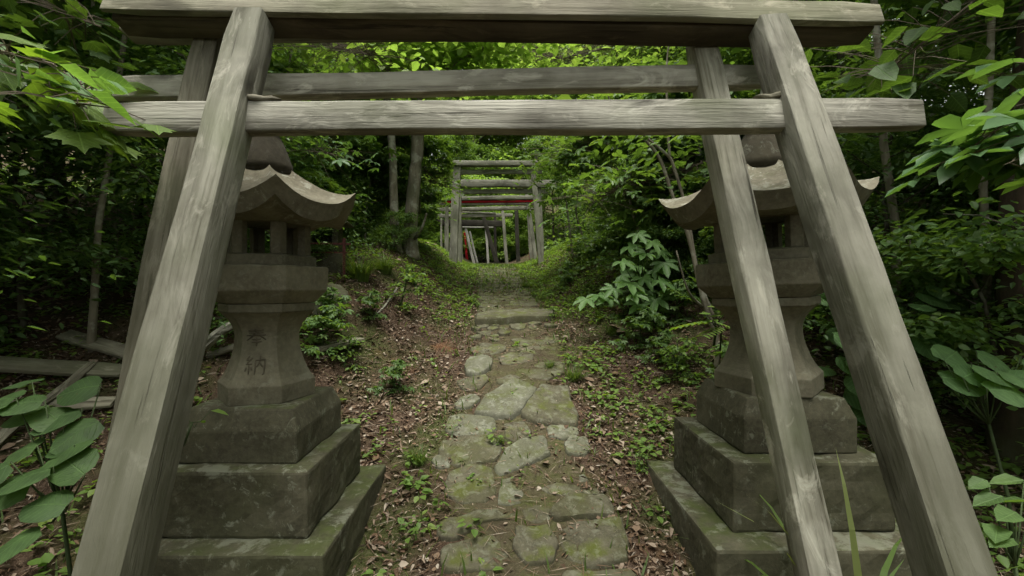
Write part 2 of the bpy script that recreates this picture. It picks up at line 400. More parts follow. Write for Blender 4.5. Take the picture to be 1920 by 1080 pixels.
def timber(name, p0, p1, w, h, mat, parent=None, taper=1.0, seed=0, bow=.0, bevel=.008, up=(0, 0, 1), rough=.003):
    """beam from p0 to p1 (centre line), w = sideways, h = along up; grain along local X"""
    p0, p1 = Vector(p0), Vector(p1); L = (p1-p0).length; xa = (p1-p0).normalized()
    ya = Vector(up).cross(xa).normalized(); za = xa.cross(ya)
    rnd = random.Random(seed+17); n = max(4, int(L/.14)); rings = []
    ph = rnd.random()*6
    for i in range(n+1):
        t = i/n; k = 1+(taper-1)*t
        oy = bow*math.sin(math.pi*t)+.004*math.sin(ph+t*7); oz = bow*.4*math.sin(math.pi*t+ph)+.003*math.sin(ph*2+t*9)
        hw, hh = w*k/2*(1+.02*math.sin(ph+t*13)), h*k/2*(1+.02*math.cos(ph+t*11))
        c = min(bevel, hw*.4); cz = [(-hw+c, -hh), (hw-c, -hh), (hw-c*.3, -hh+c*.3), (hw, -hh+c), (hw, hh-c), (hw-c*.3, hh-c*.3), (hw-c, hh), (-hw+c, hh), (-hw+c*.3, hh-c*.3), (-hw, hh-c), (-hw, -hh+c), (-hw+c*.3, -hh+c*.3)]
        e = .006 if i in (0, n) else 0
        rings.append([Vector((L*t, y*(1-e/hw)+oy+rnd.uniform(-1, 1)*rough*.4, z*(1-e/hh)+oz+rnd.uniform(-1, 1)*rough*.4)) for y, z in cz])
    mb = MB(); mb.ring_prism([list(r) for r in rings])
    me = mb.mesh(name)
    o = link(name, me, mat, parent)
    m = Matrix((( xa.x, ya.x, za.x, p0.x), (xa.y, ya.y, za.y, p0.y), (xa.z, ya.z, za.z, p0.z), (0, 0, 0, 1)))
    if parent is not None: m = Matrix.Translation(-Vector(parent.location)) @ m
    o.matrix_local = m if parent is not None else o.matrix_local
    if parent is None: o.matrix_world = m
    for e in range(12): pass
    me.shade_smooth(); me.set_sharp_from_angle(angle=R(40)) if hasattr(me, 'set_sharp_from_angle') else None
    return o
def E(x, d, z): return Vector((x, d, z+EYE))     # z relative to the eye

# ------------------------------------------------------------------ the two near torii
t1 = empty('torii_gate', E(.05, .85, -1.6))
tag(t1, 'nearest weathered wooden torii gate, its leaning posts standing in front of both stone lanterns', 'torii gate')
k = .33
def tilt_up(k): return Vector((0, k, 1)).normalized()
timber('post', E(-.99, .845-.06, -1.75), E(-.976, 1.36+k*1.0+.0625, 1.03), .125, .125, M['post_a'], t1, taper=.93, seed=1, up=(0, 1, 0))
timber('post', E(1.185, .845-.06, -1.75), E(.998, 1.36+k*.98+.0625, 1.005), .125, .125, M['post_a'], t1, taper=.93, seed=2, up=(0, 1, 0))
timber('tie_beam', E(-1.425, 1.625, .602), E(1.465, 1.62, .612), .055, .112, M['wood_a'], t1, seed=3, up=(0, .15, 1))
timber('top_beam_front', E(-1.56, 1.757, 1.105), E(1.44, 1.757, 1.062), .03, .10, M['wood_b'], t1, seed=4, up=(0, .33, 1), bow=.003)  # front of the top beam, split off to stay lighter than the underside
timber('top_beam', E(-1.545, 1.826, 1.082), E(1.43, 1.826, 1.040), .10, .095, M['wood_shaded'], t1, seed=24, up=(0, .33, 1), bow=.003)  # rear of the same beam, coloured dark to paint its shaded underside
timber('wedge', E(-.925, 1.615, .672), E(-.80, 1.615, .668), .04, .024, M['wood_b'], t1, seed=25, taper=.55, up=(0, .15, 1))
timber('wedge', E(.985, 1.615, .680), E(.87, 1.615, .676), .04, .022, M['wood_b'], t1, seed=26, taper=.55, up=(0, .15, 1))
t2 = empty('torii_gate', E(-.15, 1.4, -1.5))
tag(t2, 'second weathered wooden torii gate, close behind the nearest one and shifted to the left', 'torii gate')
timber('post', E(-1.38, 1.66-.2*1.55+.055, -1.6), E(-1.245, 1.66+.2*1.05+.055, 1.05), .115, .115, M['post_b'], t2, taper=.97, seed=5, up=(0, 1, 0))
timber('post', E(1.11, 1.66-.2*1.55+.055, -1.6), E(.812, 1.66+.2*1.05+.055, 1.05), .110, .110, M['wood_rear'], t2, taper=.95, seed=6, up=(0, 1, 0))
timber('tie_beam', E(-1.69, 1.90, .825), E(1.10, 1.90, .881), .05, .098, M['wood_rear'], t2, seed=7, up=(0, .15, 1))
timber('top_beam', E(-1.62, 1.945, 1.11), E(1.28, 1.945, 1.13), .10, .09, M['wood_b'], t2, seed=8, up=(0, .2, 1))

# ------------------------------------------------------------------ stone lanterns
def hexring(r, z, rot, n=6):
    return [Vector((r*math.sin(rot+i*math.pi/3), -r*math.cos(rot+i*math.pi/3), z)) for i in range(n)]
def prism(name, prof, rot, mat, parent, **kw):
    mb = MB(); mb.ring_prism([hexring(r, z, rot) for r, z in prof]); me = mb.mesh(name)
    bm = bmesh.new(); bm.from_mesh(me); bmesh.ops.recalc_face_normals(bm, faces=bm.faces); bm.to_mesh(me); bm.free()
    roughen(me, **kw); return link(name, me, mat, parent)
def lantern(label, X0, D, s, zb, rot, rrot, seed, roll, carved):
    root = empty('stone_lantern', (X0, D, gzf(X0, D)-.05)); base_z = root.location.z
    tag(root, label, 'stone lantern')
    Zr = lambda z: z+EYE-base_z       # eye-relative height to local
    z1, z2, z3, zp = zb
    for i, (hw, top, bot) in enumerate(((.475 if s == 1 else .489, z1, -1.80), (.358, z2, z1+.001))):
        mb = MB(); t_, b_ = Zr(top), Zr(bot)
        mb.ring_prism([[Vector((-hw, -hw, z)), Vector((hw, -hw, z)), Vector((hw, hw, z)), Vector((-hw, hw, z))] for z in (b_, t_)])
        me = roughen(mb.mesh('base_block'), bevel=.014, amp=.007, freq=7, seed=seed+i, maxlen=.06)
        link('base_block', me, M['stone_base'], root)
    hw = .275 if s == 1 else .262; rg = lambda a, z: [Vector((-a, -a, z)), Vector((a, -a, z)), Vector((a, a, z)), Vector((-a, a, z))]
    mb = MB(); mb.ring_prism([rg(hw, Zr(z2+.001)), rg(hw, Zr(z3)), rg(hw*.87, Zr(zp))])
    me = roughen(mb.mesh('plinth'), bevel=.010, amp=.004, freq=6, seed=seed+5, maxlen=.08)
    link('plinth', me, M['stone_base'], root)
    up = empty_local = bpy.data.objects.new('pillar', None)
    bpy.data.objects.remove(up)
    prof = [(.226, zp+.001), (.226, zp+.085)]
    for t in np.linspace(0, 1, 9)[1:]:
        r = .226-(.226-.150)*math.sin(t*math.pi/2)**.75 if t < 1 else .150
        prof.append((r, zp+.085+t*.225))
    top = zp+.085+.225; z_c = -.115 if carved else -.085
    for t in np.linspace(0, 1, 6)[1:]:
        prof.append((.150+(.222-.150)*t**2.0, top+(z_c-top)*t))
    prof += [(.226, z_c), (.226, z_c+.04)]
    tilt = Matrix.Rotation(R(roll), 4, 'Y')
    S = lambda r: r*s
    pil = prism('pillar', [(S(r), Zr(z)) for r, z in prof], rot, M['stone_a'], root, bevel=.005, amp=.002, freq=7, seed=seed+7, maxlen=.07)
    zo = z_c+.042
    tr = prism('platform', [(S(.228), Zr(zo)), (S(.286), Zr(zo+.062)), (S(.290), Zr(zo+.175)), (S(.284), Zr(zo+.180))], rot, M['stone_a'], root, bevel=.006, amp=.003, freq=6, seed=seed+8, maxlen=.08)
    zf = zo+.182
    # fire box: sill, six pierced walls, lintel ring
    mb = MB(); Ro, Ri = S(.205), S(.162)
    def wall(i, ta, tb, za, zb_):
        a0 = rot+i*math.pi/3; a1 = a0+math.pi/3
        P = lambda r, t, z: Vector((r*((1-t)*math.sin(a0)+t*math.sin(a1)), -r*((1-t)*math.cos(a0)+t*math.cos(a1)), z))
        mb.ring_prism([[P(Ro, ta, z), P(Ro, tb, z), P(Ri, tb, z), P(Ri, ta, z)] for z in (za, zb_)])
    a, b_, c, d = Zr(zf), Zr(zf+.055), Zr(zf+.205), Zr(zf+.285)
    mb.ring_prism([hexring(S(.232), a, rot), hexring(S(.232), b_-.008, rot), hexring(S(.205), b_, rot)])
    for i in range(6):
        wall(i, 0, .20, b_, c); wall(i, .80, 1, b_, c)
        wall(i, 0, 1, c, d)
    link('fire_box', roughen(mb.mesh('fire_box'), bevel=.004, amp=.0015, freq=8, seed=seed+9), M['stone_a'], root)
    # roof with curled corners
    zr = zf+.24; n = 72; prof_r = [0.12, .2, .3, .4, .5, .6, .7, .8, .88, .94, 1.0]
    rings = []
    def ext(th):
        m = (th % (math.pi/3))-math.pi/6
        c_ = abs(m)/(math.pi/6); hexr = math.cos(math.pi/6)/math.cos(m)
        return hexr*(1-.02*c_**8), c_
    def topz(r, c_):
        return zr+.048+.300*(1-r)**1.6+.088*c_**2.6*r**3.0+.020*c_**6*(1-r)*r*4
    for r in prof_r:
        ring = []
        for k_ in range(n):
            th = 2*math.pi*k_/n; e_, c_ = ext(th)
            ring.append(Vector((S(.452)*r*e_*math.sin(rrot+th), -S(.452)*r*e_*math.cos(rrot+th), Zr(topz(r, c_)))))
        rings.append(ring)
    ring = []; ring2 = []; ring3 = []
    for k_ in range(n):
        th = 2*math.pi*k_/n; e_, c_ = ext(th); sn, cs = math.sin(rrot+th), -math.cos(rrot+th)
        q = S(.452)*e_; zb2 = topz(1, c_)-.078
        ring.append(Vector((q*.90*sn, q*.90*cs, Zr(zb2)))); ring2.append(Vector((q*.75*sn, q*.75*cs, Zr(zr-.02+.03*c_))))
        ring3.append(Vector((q*.50*sn, q*.50*cs, Zr(zr-.03))))
    mb = MB(); mb.ring_prism([*rings, ring, ring2, ring3])
    me = mb.mesh('roof'); bm = bmesh.new(); bm.from_mesh(me); bmesh.ops.recalc_face_normals(bm, faces=bm.faces)
    for v_ in bm.verts:
        v_.co += v_.normal*.004*(mnoise.noise(v_.co*7+Vector((seed, 0, 0)))+.6*mnoise.noise(v_.co*19))
    bm.to_mesh(me); bm.free(); me.shade_smooth()
    if hasattr(me, 'set_sharp_from_angle'): me.set_sharp_from_angle(angle=R(35))
    roof = link('roof', me, M['stone_roof'], root)
    # finial
    z0 = Zr(zr+.24); mb = MB(); pr = [(.125, -.02), (.118, .03), (.100, .08), (.078, .14), (.055, .185), (.055, .20), (.075, .225), (.080, .255), (.065, .30), (.03, .34), (.008, .36)]
    mb.ring_prism([[Vector((S(r)*math.cos(2*math.pi*q/20), S(r)*math.sin(2*math.pi*q/20), z0+z)) for q in range(20)] for r, z in pr])
    me = mb.mesh('finial'); bm = bmesh.new(); bm.from_mesh(me); bmesh.ops.recalc_face_normals(bm, faces=bm.faces); bm.to_mesh(me); bm.free(); me.shade_smooth()
    link('finial', me, M['stone_dark'], root)
    if carved:
        # two incised characters on the front face of the pillar (strokes as thin grooves)
        chars = {0: [((-.8, .78), (.8, .84)), ((-.75, .50), (.75, .56)), ((-1, .20), (1, .26)), ((0, 1.0), (-.1, .5), (-.45, .1), (-1, -.35)),
                     ((.15, .5), (.45, .1), (1, -.3)), ((-.45, -.25), (.45, -.2)), ((-.5, -.55), (.5, -.5)), ((0, .0), (0, -1.0))],
                 1: [((-.6, .95), (-.85, .55), (-.5, .5)), ((-.3, .75), (-.9, .1), (-.3, .15)), ((-.6, .1), (-.6, -.9)), ((-.85, -.2), (-.95, -.6)), ((-.4, -.2), (-.28, -.5)),
                     ((.0, .5), (0, -.95)), ((.0, .5), (.9, .55), (.9, -.85), (.72, -.95)), ((.45, .95), (.45, .5), (.3, .1), (.12, -.2)), ((.46, .2), (.75, -.2))]}
        a0 = rot-math.pi/3; a1 = rot; ex = Vector((math.sin(a1)-math.sin(a0), -(math.cos(a1)-math.cos(a0)), 0)).normalized()
        def radius(z):
            zz = [p[1] for p in prof]; rr = [p[0] for p in prof]; return float(np.interp(z, zz, rr))
        am = (a0+a1)/2; nrm = Vector((math.sin(am), -math.cos(am), 0))
        for ci, (cz, sz) in enumerate(((-.235, .042), (-.365, .045))):
            mb = MB()
            for st in chars[ci]:
                pts = []
                for q in range(len(st)-1):
                    for t in np.linspace(0, 1, 5)[(0 if q == 0 else 1):]:
                        pts.append((st[q][0]*(1-t)+st[q+1][0]*t, st[q][1]*(1-t)+st[q+1][1]*t))
                P3 = []
                for (u, v_) in pts:
                    z = cz+v_*sz; ap = radius(z)*math.cos(math.pi/6)
                    P3.append(nrm*(ap+.0008)+ex*(u*sz-.012)+Vector((0, 0, Zr(z))))
                nn = len(P3); mb.tube(P3, [.0034*(.5+math.sin(math.pi*(.15+.7*i_/(nn-1)))*.6) for i_ in range(nn)], 5)
            ch = mb.build('carved_character', M['carve'], pil)
    if roll:
        piv = Vector((0, 0, Zr(zp)))
        m = Matrix.Translation(piv) @ tilt @ Matrix.Translation(-piv)
        for ch in root.children:
            if ch.name.split('.')[0] in ('pillar', 'platform', 'fire_box', 'roof', 'finial'): ch.matrix_local = m
    return root
lantern('left hexagonal stone lantern with carved characters on its waisted pillar, on a mossy stepped base', -1.215, 2.30, 1.0, (-1.072, -.785, -.64, -.545), R(43), R(32), 1, 0, True)
lantern('right hexagonal stone lantern half hidden behind the leaning wooden posts, on a stepped base', 1.344, 2.35, 1.13, (-1.072, -.763, -.60, -.512), R(-45), R(-52), 31, -2.2, False)

# ------------------------------------------------------------------ far row of torii
def UV(u, v): return 780+u/4, 270+v/4
def far_torii(label, d, posts, beams, mats, seed):
    cx = (posts[0][2]+posts[-1][2])/2; px, _ = UV(cx, 0); x = (px-952)/FPX*d
    root = empty('torii_gate', (x, d, gzf(x, d)))
    tag(root, label, 'torii gate', 'torii gates lining the far end of the path')
    for i, (ut, vt, ub, vb, wpx, m) in enumerate(posts):
        a = at(*UV(ut, vt), d+.05); b = at(*UV(ub, vb), d); b.z = min(b.z, gzf(b.x, b.y))-.12
        w_ = wpx/4/FPX*d
        timber('post', b, a, w_, w_, M[m], root, seed=seed+i, up=(0, 1, 0), taper=.95)
    for i, (u0, v0, u1, v1, hpx, th, off, m) in enumerate(beams):
        a = at(*UV(u0, v0), d+off); b = at(*UV(u1, v1), d+off)
        timber('top_beam' if i == 0 else 'tie_beam', a, b, th, hpx/4/FPX*d, M[m], root, seed=seed+10+i)
far_torii('grey torii gate standing first in the far row', 10.3,
    [(310, 150, 275, 900, 58, 'wood_c'), (878, 205, 946, 930, 40, 'wood_c')],
    [(185, 148, 968, 150, 38, .16, 0, 'wood_c'), (235, 212, 945, 208, 34, .07, .05, 'wood_c')], None, 40)
far_torii('grey torii gate second in the far row, wide double beams just below the first', 11.5,
    [(325, 290, 325, 880, 34, 'wood_c'), (920, 290, 948, 900, 34, 'wood_c')],
    [(330, 296, 1065, 300, 52, .14, 0, 'wood_c'), (320, 358, 1010, 354, 34, .07, .05, 'wood_c')], None, 50)
far_torii('torii gate with a red painted stripe across its crossbeam and a leaning right post', 12.7,
    [(232, 420, 232, 800, 26, 'wood_c'), (832, 378, 908, 920, 28, 'wood_c')],
    [(175, 412, 885, 402, 30, .14, 0, 'wood_c'), (180, 437, 880, 430, 16, .10, .02, 'wood_red'), (175, 455, 880, 450, 14, .08, .03, 'wood_c')], None, 60)
far_torii('pale grey torii gate behind the red striped one, red strip on one post', 14.2,
    [(228, 500, 225, 780, 22, 'wood_c'), (842, 490, 868, 900, 26, 'wood_c'), (850, 760, 856, 900, 9, 'wood_red')],
    [(160, 494, 890, 478, 26, .13, 0, 'wood_c')], None, 70)
far_torii('narrow pale torii gate in the middle of the far row, slightly sagging', 16.2,
    [(190, 520, 190, 790, 14, 'wood_c'), (650, 502, 684, 880, 24, 'wood_c')],
    [(330, 512, 600, 520, 9, .10, 0, 'wood_c'), (150, 542, 725, 534, 24, .12, .06, 'wood_c')], None, 80)
far_torii('dark torii gate with heavy black beam deep in the far row', 17.8,
    [(335, 600, 342, 860, 22, 'wood_c'), (752, 500, 768, 890, 30, 'wood_dark')],
    [(150, 590, 660, 596, 44, .16, 0, 'wood_dark'), (330, 500, 800, 480, 8, .10, .04, 'wood_c')], None, 90)
far_torii('small bleached white torii gate at the row end beside the red post', 20.0,
    [(372, 630, 440, 880, 20, 'wood_white'), (524, 626, 544, 870, 17, 'wood_white')],
    [(320, 624, 580, 626, 9, .12, 0, 'wood_white')], None, 100)
for lab, nm, d, (ut, vt, ub, vb), wpx, m, cat in (
    ('bright red post standing alone at the far end of the torii row', 'red_post', 21.0, (364, 665, 385, 875), 17, 'wood_red', 'post'),
    ('bleached post leaning beside the small white torii gate', 'leaning_post', 20.6, (402, 655, 465, 880), 15, 'wood_white', 'post'),
    ('thick dark post leaning to the left under the beams of the far torii row', 'leaning_post', 17.0, (505, 548, 618, 900), 34, 'wood_dark', 'post'),
    ('thin dark upright post behind the thick leaning one', 'upright_post', 18.6, (590, 540, 600, 880), 22, 'wood_dark', 'post')):
    a = at(*UV(ut, vt), d); b = at(*UV(ub, vb), d); b.z = gzf(b.x, b.y)-.1; w_ = wpx/4/FPX*d
    tag(timber(nm, b, a, w_, w_, M[m], None, seed=int(d*10), up=(0, 1, 0), taper=.85), lab, cat)

# ------------------------------------------------------------------ path stones
def uv6(u, v): return 800+u*.537, 500+v*.537
STONES = [
 ('small pale stone with a blunt top left of the path middle', 'stone_pale', .06, [(132,360),(150,328),(190,320),(230,338),(222,365),(180,385),(140,382)]),
 ('low brown stone just below the small pale one', 'stone_path', .03, [(105,410),(125,392),(205,388),(215,405),(185,430),(135,438)]),
 ('flat wide stone right above the large pale boulder', 'stone_path', .03, [(242,400),(290,385),(375,398),(382,412),(330,425),(250,418)]),
 ('thin grey slab beside the small pale stone', 'stone_path', .03, [(252,320),(300,308),(372,312),(370,335),(300,348),(262,345)]),
 ('pale flat slab on the right of the path above the grass tuft', 'stone_path', .03, [(322,365),(400,342),(480,340),(478,375),(420,400),(340,392)]),
 ('mossy flat stone on the left edge three stones below the step', 'stone_path', .025, [(150,285),(200,272),(275,280),(270,305),(200,315),(155,305)]),
 ('mossy stone on the right two rows below the step', 'stone_path', .02, [(300,262),(340,246),(455,242),(462,262),(400,280),(320,280)]),
 ('long mossy stone three rows below the step, at the right', 'stone_path', .02, [(285,300),(330,284),(455,284),(460,305),(380,312)]),
 ('largest pale stone with a pointed right end in the middle of the path', 'stone_pale', .075, [(170,520),(205,465),(300,418),(345,430),(385,455),(330,520),(300,540),(240,540)]),
 ('small pale stone touching the left of the largest one', 'stone_pale', .04, [(100,490),(120,465),(165,460),(190,475),(150,500),(105,503)]),
 ('round mossy brown stone with a white patch right of the largest one', 'stone_path', .06, [(335,530),(370,480),(400,430),(495,435),(500,480),(525,530),(520,560),(440,565),(370,555)]),
 ('grey speckled stone below and left of the largest one', 'stone_pale', .035, [(68,580),(85,535),(160,528),(235,545),(240,580),(200,600),(110,600)]),
 ('small square mossy stone below the largest one', 'stone_path', .03, [(270,560),(340,550),(362,590),(355,615),(300,625),(272,605)]),
 ('upper of two small round pale stones at the right edge', 'stone_pale', .03, [(420,575),(450,562),(520,568),(530,590),(480,612),(430,605)]),
 ('lower of two small round pale stones at the right edge', 'stone_pale', .04, [(480,625),(510,603),(555,612),(575,640),(550,665),(495,668)]),
 ('broad pale slab with a clean edge below the small square stone', 'stone_pale', .05, [(240,715),(290,640),(330,620),(410,615),(428,665),(400,690),(330,712),(260,740)]),
 ('dark mossy stone at the left edge beside the broad pale slab', 'stone_path', .04, [(45,660),(60,615),(120,600),(230,610),(262,640),(240,690),(130,705),(50,690)]),
 ('tiny pale stone at the left edge of the path', 'stone_pale', .03, [(18,690),(45,672),(85,690),(80,712),(40,715)]),
 ('upright rectangular slab set lengthwise in the path centre', 'stone_pale', .03, [(250,840),(262,760),(345,735),(345,790),(335,835),(290,845)]),
 ('wide sunken brown stone left of the rectangular slab', 'stone_path', .03, [(80,725),(150,706),(225,720),(240,800),(200,835),(110,830),(60,790)]),
 ('pale flake of stone between moss right of the rectangular slab', 'stone_pale', .02, [(465,735),(500,720),(560,735),(565,755),(500,765)]),
 ('half round pale stone above the dark square one', 'stone_path', .045, [(430,880),(500,815),(620,812),(655,860),(640,888),(560,884),(460,900)]),
 ('long grey stone lying aslant at the near left of the path', 'stone_path', .035, [(40,960),(50,920),(180,865),(270,850),(310,870),(300,895),(200,905),(110,965)]),
 ('dark square slab nearest the frame bottom at the right', 'stone_path', .04, [(455,925),(560,905),(680,905),(700,990),(690,1050),(560,1056),(490,1040)]),
 ('rounded brown stone left of the dark square slab', 'stone_path', .05, [(300,1000),(320,930),(420,925),(460,1000),(440,1050),(350,1060)]),
 ('mossy sunken stone in the bottom left corner of the path', 'stone_path', .03, [(50,1010),(120,970),(230,955),(285,1010),(260,1080),(60,1080)]),
 ('stone cut by the bottom of the frame under the dark square slab', 'stone_path', .03, [(480,1072),(690,1066),(730,1095),(700,1150),(480,1150)]),
 ('small mossy stone between the long aslant stone and the half round one', 'stone_path', .03, [(335,860),(395,848),(440,862),(425,900),(350,905)]),
 ('thin mossy stone above the half round one', 'stone_path', .02, [(400,785),(480,772),(605,785),(615,803),(500,808),(420,806)]),
]
def stone_mesh(name, P, h, seed, sink=.05):
    P = [Vector((p[0], p[1], 0)) for p in P]; n0 = len(P); c = sum(P, Vector())/n0
    # resample smoothly
    out = []
    for i in range(n0):
        p0, p1, p2, p3 = P[i-1], P[i], P[(i+1) % n0], P[(i+2) % n0]
        for t in (0, .25, .5, .75):
            out.append(.5*((2*p1)+(p2-p0)*t*.8+(2*p0-5*p1+4*p2-p3)*t*t*.8+(3*p1-p0-3*p2+p3)*t**3*.8) if False else p1.lerp(p2, t))
    for _ in range(1): out = [(out[i-1]*.5+out[i]*3+out[(i+1) % len(out)]*.5)/4 for i in range(len(out))]
    n = len(out); mb = MB(); rings = []
    for (s_, hh) in ((1.09, -sink), (1.07, h*.30), (1.05, h*.78), (1.005, h), (.82, h*1.03), (.55, h*1.06), (.25, h*1.04)):
        ring = []
        for k_, q in enumerate(out):
            p = c+(q-c)*s_; nz = mnoise.noise(Vector((p.x*7+seed, p.y*7, seed*.37))); n2 = mnoise.noise(Vector((p.x*22, p.y*22, seed)))
            p2 = p+(q-c).normalized()*(.012*n2 if s_ > .9 else 0)
            ring.append(Vector((p2.x, p2.y, gzf(p2.x, p2.y)*.35+gzf(c.x, c.y)*.65 if False else gzf(p2.x, p2.y)+hh+(.020*nz+.007*n2+.022*math.sin(seed*1.7)*((q-c).x)*s_/.2*.5)*(hh > 0)-(.006 if hh > 0 else 0))))
        rings.append(ring)
    mb.ring_prism(rings); me = mb.mesh(name)
    bm = bmesh.new(); bm.from_mesh(me); bmesh.ops.recalc_face_normals(bm, faces=bm.faces); bm.to_mesh(me); bm.free()
    me.shade_smooth(); 
    if hasattr(me, 'set_sharp_from_angle'): me.set_sharp_from_angle(angle=R(50))
    return me
def place_stone(name, label, P, h, mat, seed, group, cat='path stone'):
    if cat == 'path stone': h *= .8
    me = stone_mesh(name, P, h, seed)
    c = Vector((sum(p[0] for p in P)/len(P), sum(p[1] for p in P)/len(P), 0)); c.z = gzf(c.x, c.y)
    me.transform(Matrix.Translation(-c)); o = link(name, me, mat); o.location = c
    return tag(o, label, cat, group)
centres = []
for i, (lab, m, h, poly) in enumerate(STONES):
    P = [hit(*uv6(u, v)) for u, v in poly]
    centres.append((sum(p.x for p in P)/len(P), sum(p.y for p in P)/len(P), max((P[0]-p).length for p in P)*.6))
    place_stone('path_stone', lab, P, h, M[m], i, 'stones paving the path')
rn = random.Random(9); kk = 0
for _ in range(900):
    y = rn.uniform(1.9, 5.2); x = float(path_c(y))+rn.uniform(-.42, .42); r_ = rn.uniform(.05, .10)
    if kk >= 34 or any(math.hypot(x-cx, (y-cy_)) < rr*1.02+r_*.8 for cx, cy_, rr in centres): continue
    n_ = rn.randint(6, 8); P = [(x+r_*rn.uniform(.75, 1.25)*math.cos(6.283*q/n_), y+r_*rn.uniform(.7, 1.2)*math.sin(6.283*q/n_)) for q in range(n_)]
    centres.append((x, y, r_)); kk += 1
    place_stone('path_stone', 'small mossy stone wedged between the larger slabs of the near path', P, rn.uniform(.03, .05), M['stone_path'], 400+kk, 'small stones wedged in the near path')
P = [hit(*uv6(u, v)) for u, v in [(178,192),(240,176),(430,166),(442,178),(430,192),(300,203),(180,212)]]
place_stone('step_slab', 'long thin grey slab laid across the path as a step', P, .09, M['stone_path'], 77, None, 'stone step')
# the stones past the step, seen as one worn strip of small slabs
rn = random.Random(5); y = 5.75; kk = 0
while y < 11.5:
    c = float(path_c(y)); n = rn.choice((2, 3)); e = sorted(rn.uniform(-.12, .12)+(-.40+.80*(j+1)/n) for j in range(n-1)); e = [-.42]+e+[.42]
    dy = rn.uniform(.28, .42)
    for j in range(n):
        x0, x1 = c+e[j]+.02, c+e[j+1]-.02; J = lambda: rn.uniform(-.03, .03)
        P = [(x0+J(), y+J()), ((x0+x1)/2+J(), y+J()), (x1+J(), y+J()), (x1+J(), y+dy*.5), (x1+J(), y+dy-.05+J()), ((x0+x1)/2+J(), y+dy-.04+J()), (x0+J(), y+dy-.05+J()), (x0+J(), y+dy*.5)]
        place_stone('path_stone', 'worn mossy stone in the climbing stretch of path between the step and the far torii', P, .025, M['stone_path'], 200+kk, 'stones paving the climb past the step'); kk += 1
    y += dy+.03

# ------------------------------------------------------------------ small stone shrine on the left bank
sx, sy_ = -2.08, 5.2; sz = gzf(sx, sy_)-.09
sr = empty('stone_shrine', (sx, sy_, sz), R(10)); sr.scale = (.70, .70, .68); tag(sr, 'small stone wayside shrine with arched opening and faded red rail on the left bank', 'shrine')
mb = MB(); mb.box((0, 0, .16), (.62, .55, .40)); link('base', roughen(mb.mesh('base'), bevel=.012, amp=.006, maxlen=.1, seed=61), M['stone_base'], sr)
# walls with an arched door opening in front
mb = MB(); W, D_, H0, H1 = .46, .42, .362, .88
mb.box((0, D_/2-.03, (H0+H1)/2), (W, .06, H1-H0)); mb.box((-W/2+.03, -.031, (H0+H1)/2), (.06, D_-.062, H1-H0)); mb.box((W/2-.03, -.031, (H0+H1)/2), (.06, D_-.062, H1-H0))
yf = -D_/2; arch = []
hwid, zb0, zt = .14, H0+.12, H0+.34
for q in range(9):
    a = math.pi*q/8; arch.append((-hwid*math.cos(a), zt+.07*math.sin(a)))
fr = [(-W/2+.062, H0), (-W/2+.062, H1)]
# front plate: two jambs, sill and the arched lintel as one fan
L_ = -W/2+.062; R_ = W/2-.062
def plate(poly):
    mb.ring_prism([[Vector((x, y, z)) for x, z in poly] for y in (yf, yf+.06)])
plate([(L_, H0), (R_, H0), (R_, zb0), (L_, zb0)])
plate([(L_, zb0), (-hwid, zb0), (-hwid, zt), (L_, zt)]); plate([(hwid, zb0), (R_, zb0), (R_, zt), (hwid, zt)])
for q in range(8):
    (xa, za), (xb, zb_) = arch[q], arch[q+1]; ta = L_+(R_-L_)*q/8; tb = L_+(R_-L_)*(q+1)/8
    plate([(xa, za), (xb, zb_), (tb, H1), (ta, H1)])
plate([(L_, zt), (-hwid, zt), (L_, H1)]); plate([(R_, zt), (hwid, zt), (R_, H1)])
link('wall', mb.mesh('wall'), M['stone_base'], sr)
mb = MB(); mb.ring_prism([[Vector((x, y, z)) for x, z in ((-.40, .875), (-.38, .855), (.38, .855), (.40, .875), (.22, .985), (0, 1.06), (-.22, .985))] for y in (-.34, .32)])
me = mb.mesh('roof'); link('roof', roughen(me, bevel=.012, amp=.006, maxlen=.1, seed=63), M['stone_a'], sr)
mb = MB()
for x in (-.36, .36): mb.box((x, -.42, .28), (.04, .04, .62))
mb.box((0, -.43, .50), (.92, .025, .03)); mb.box((0, -.43, .36), (.84, .02, .022))
mb.build('rail', M['rail'], sr)

# ------------------------------------------------------------------ foliage tools
def T_oval(wd=.46, fold=.07, droop=.12):
    v = np.array([(0, 0, 0), (.3, -wd*.5, fold), (.68, -wd*.38, fold*.6-droop*.4), (1, 0, -droop), (.68, wd*.38, fold*.6-droop*.4), (.3, wd*.5, fold)])
    return v, [(0, 1, 2, 3), (0, 3, 4, 5)]
def T_fan(outline):
    n = len(outline); v = [(.38, 0, 0.0)]+list(outline); return np.array(v), [(0, i+1, (i+1) % n+1) for i in range(n)]
def T_round(seed=0):
    o = []
    for k in range(12):
        a = 2*math.pi*k/12; r = .5*(1+.05*math.sin(3*a+seed)); x = .5-r*math.cos(a)*1.0; y = r*.92*math.sin(a)
        if k == 0: x = .06
        if k == 6: x = 1.06
        o.append((x, y, -.10*abs(y)*2-.08*(x-.4)**2*4))
    return T_fan([p for p in o][::-1])
def T_maple():
    o = []
    for k, (a, r) in enumerate([(-180, .10), (-128, .34), (-100, .33), (-66, .60), (-42, .42), (-31, .60), (-24, .50), (-10, .56), (0, .74), (10, .56), (24, .50), (31, .60), (42, .42), (66, .60), (100, .33), (128, .34)]):
        a_ = R(a); o.append((.3+r*math.cos(a_), r*math.sin(a_), -.16*r*r+.02*(k % 2)))
    v, f = T_fan(o); v[0] = (.3, 0, .03); return v, f
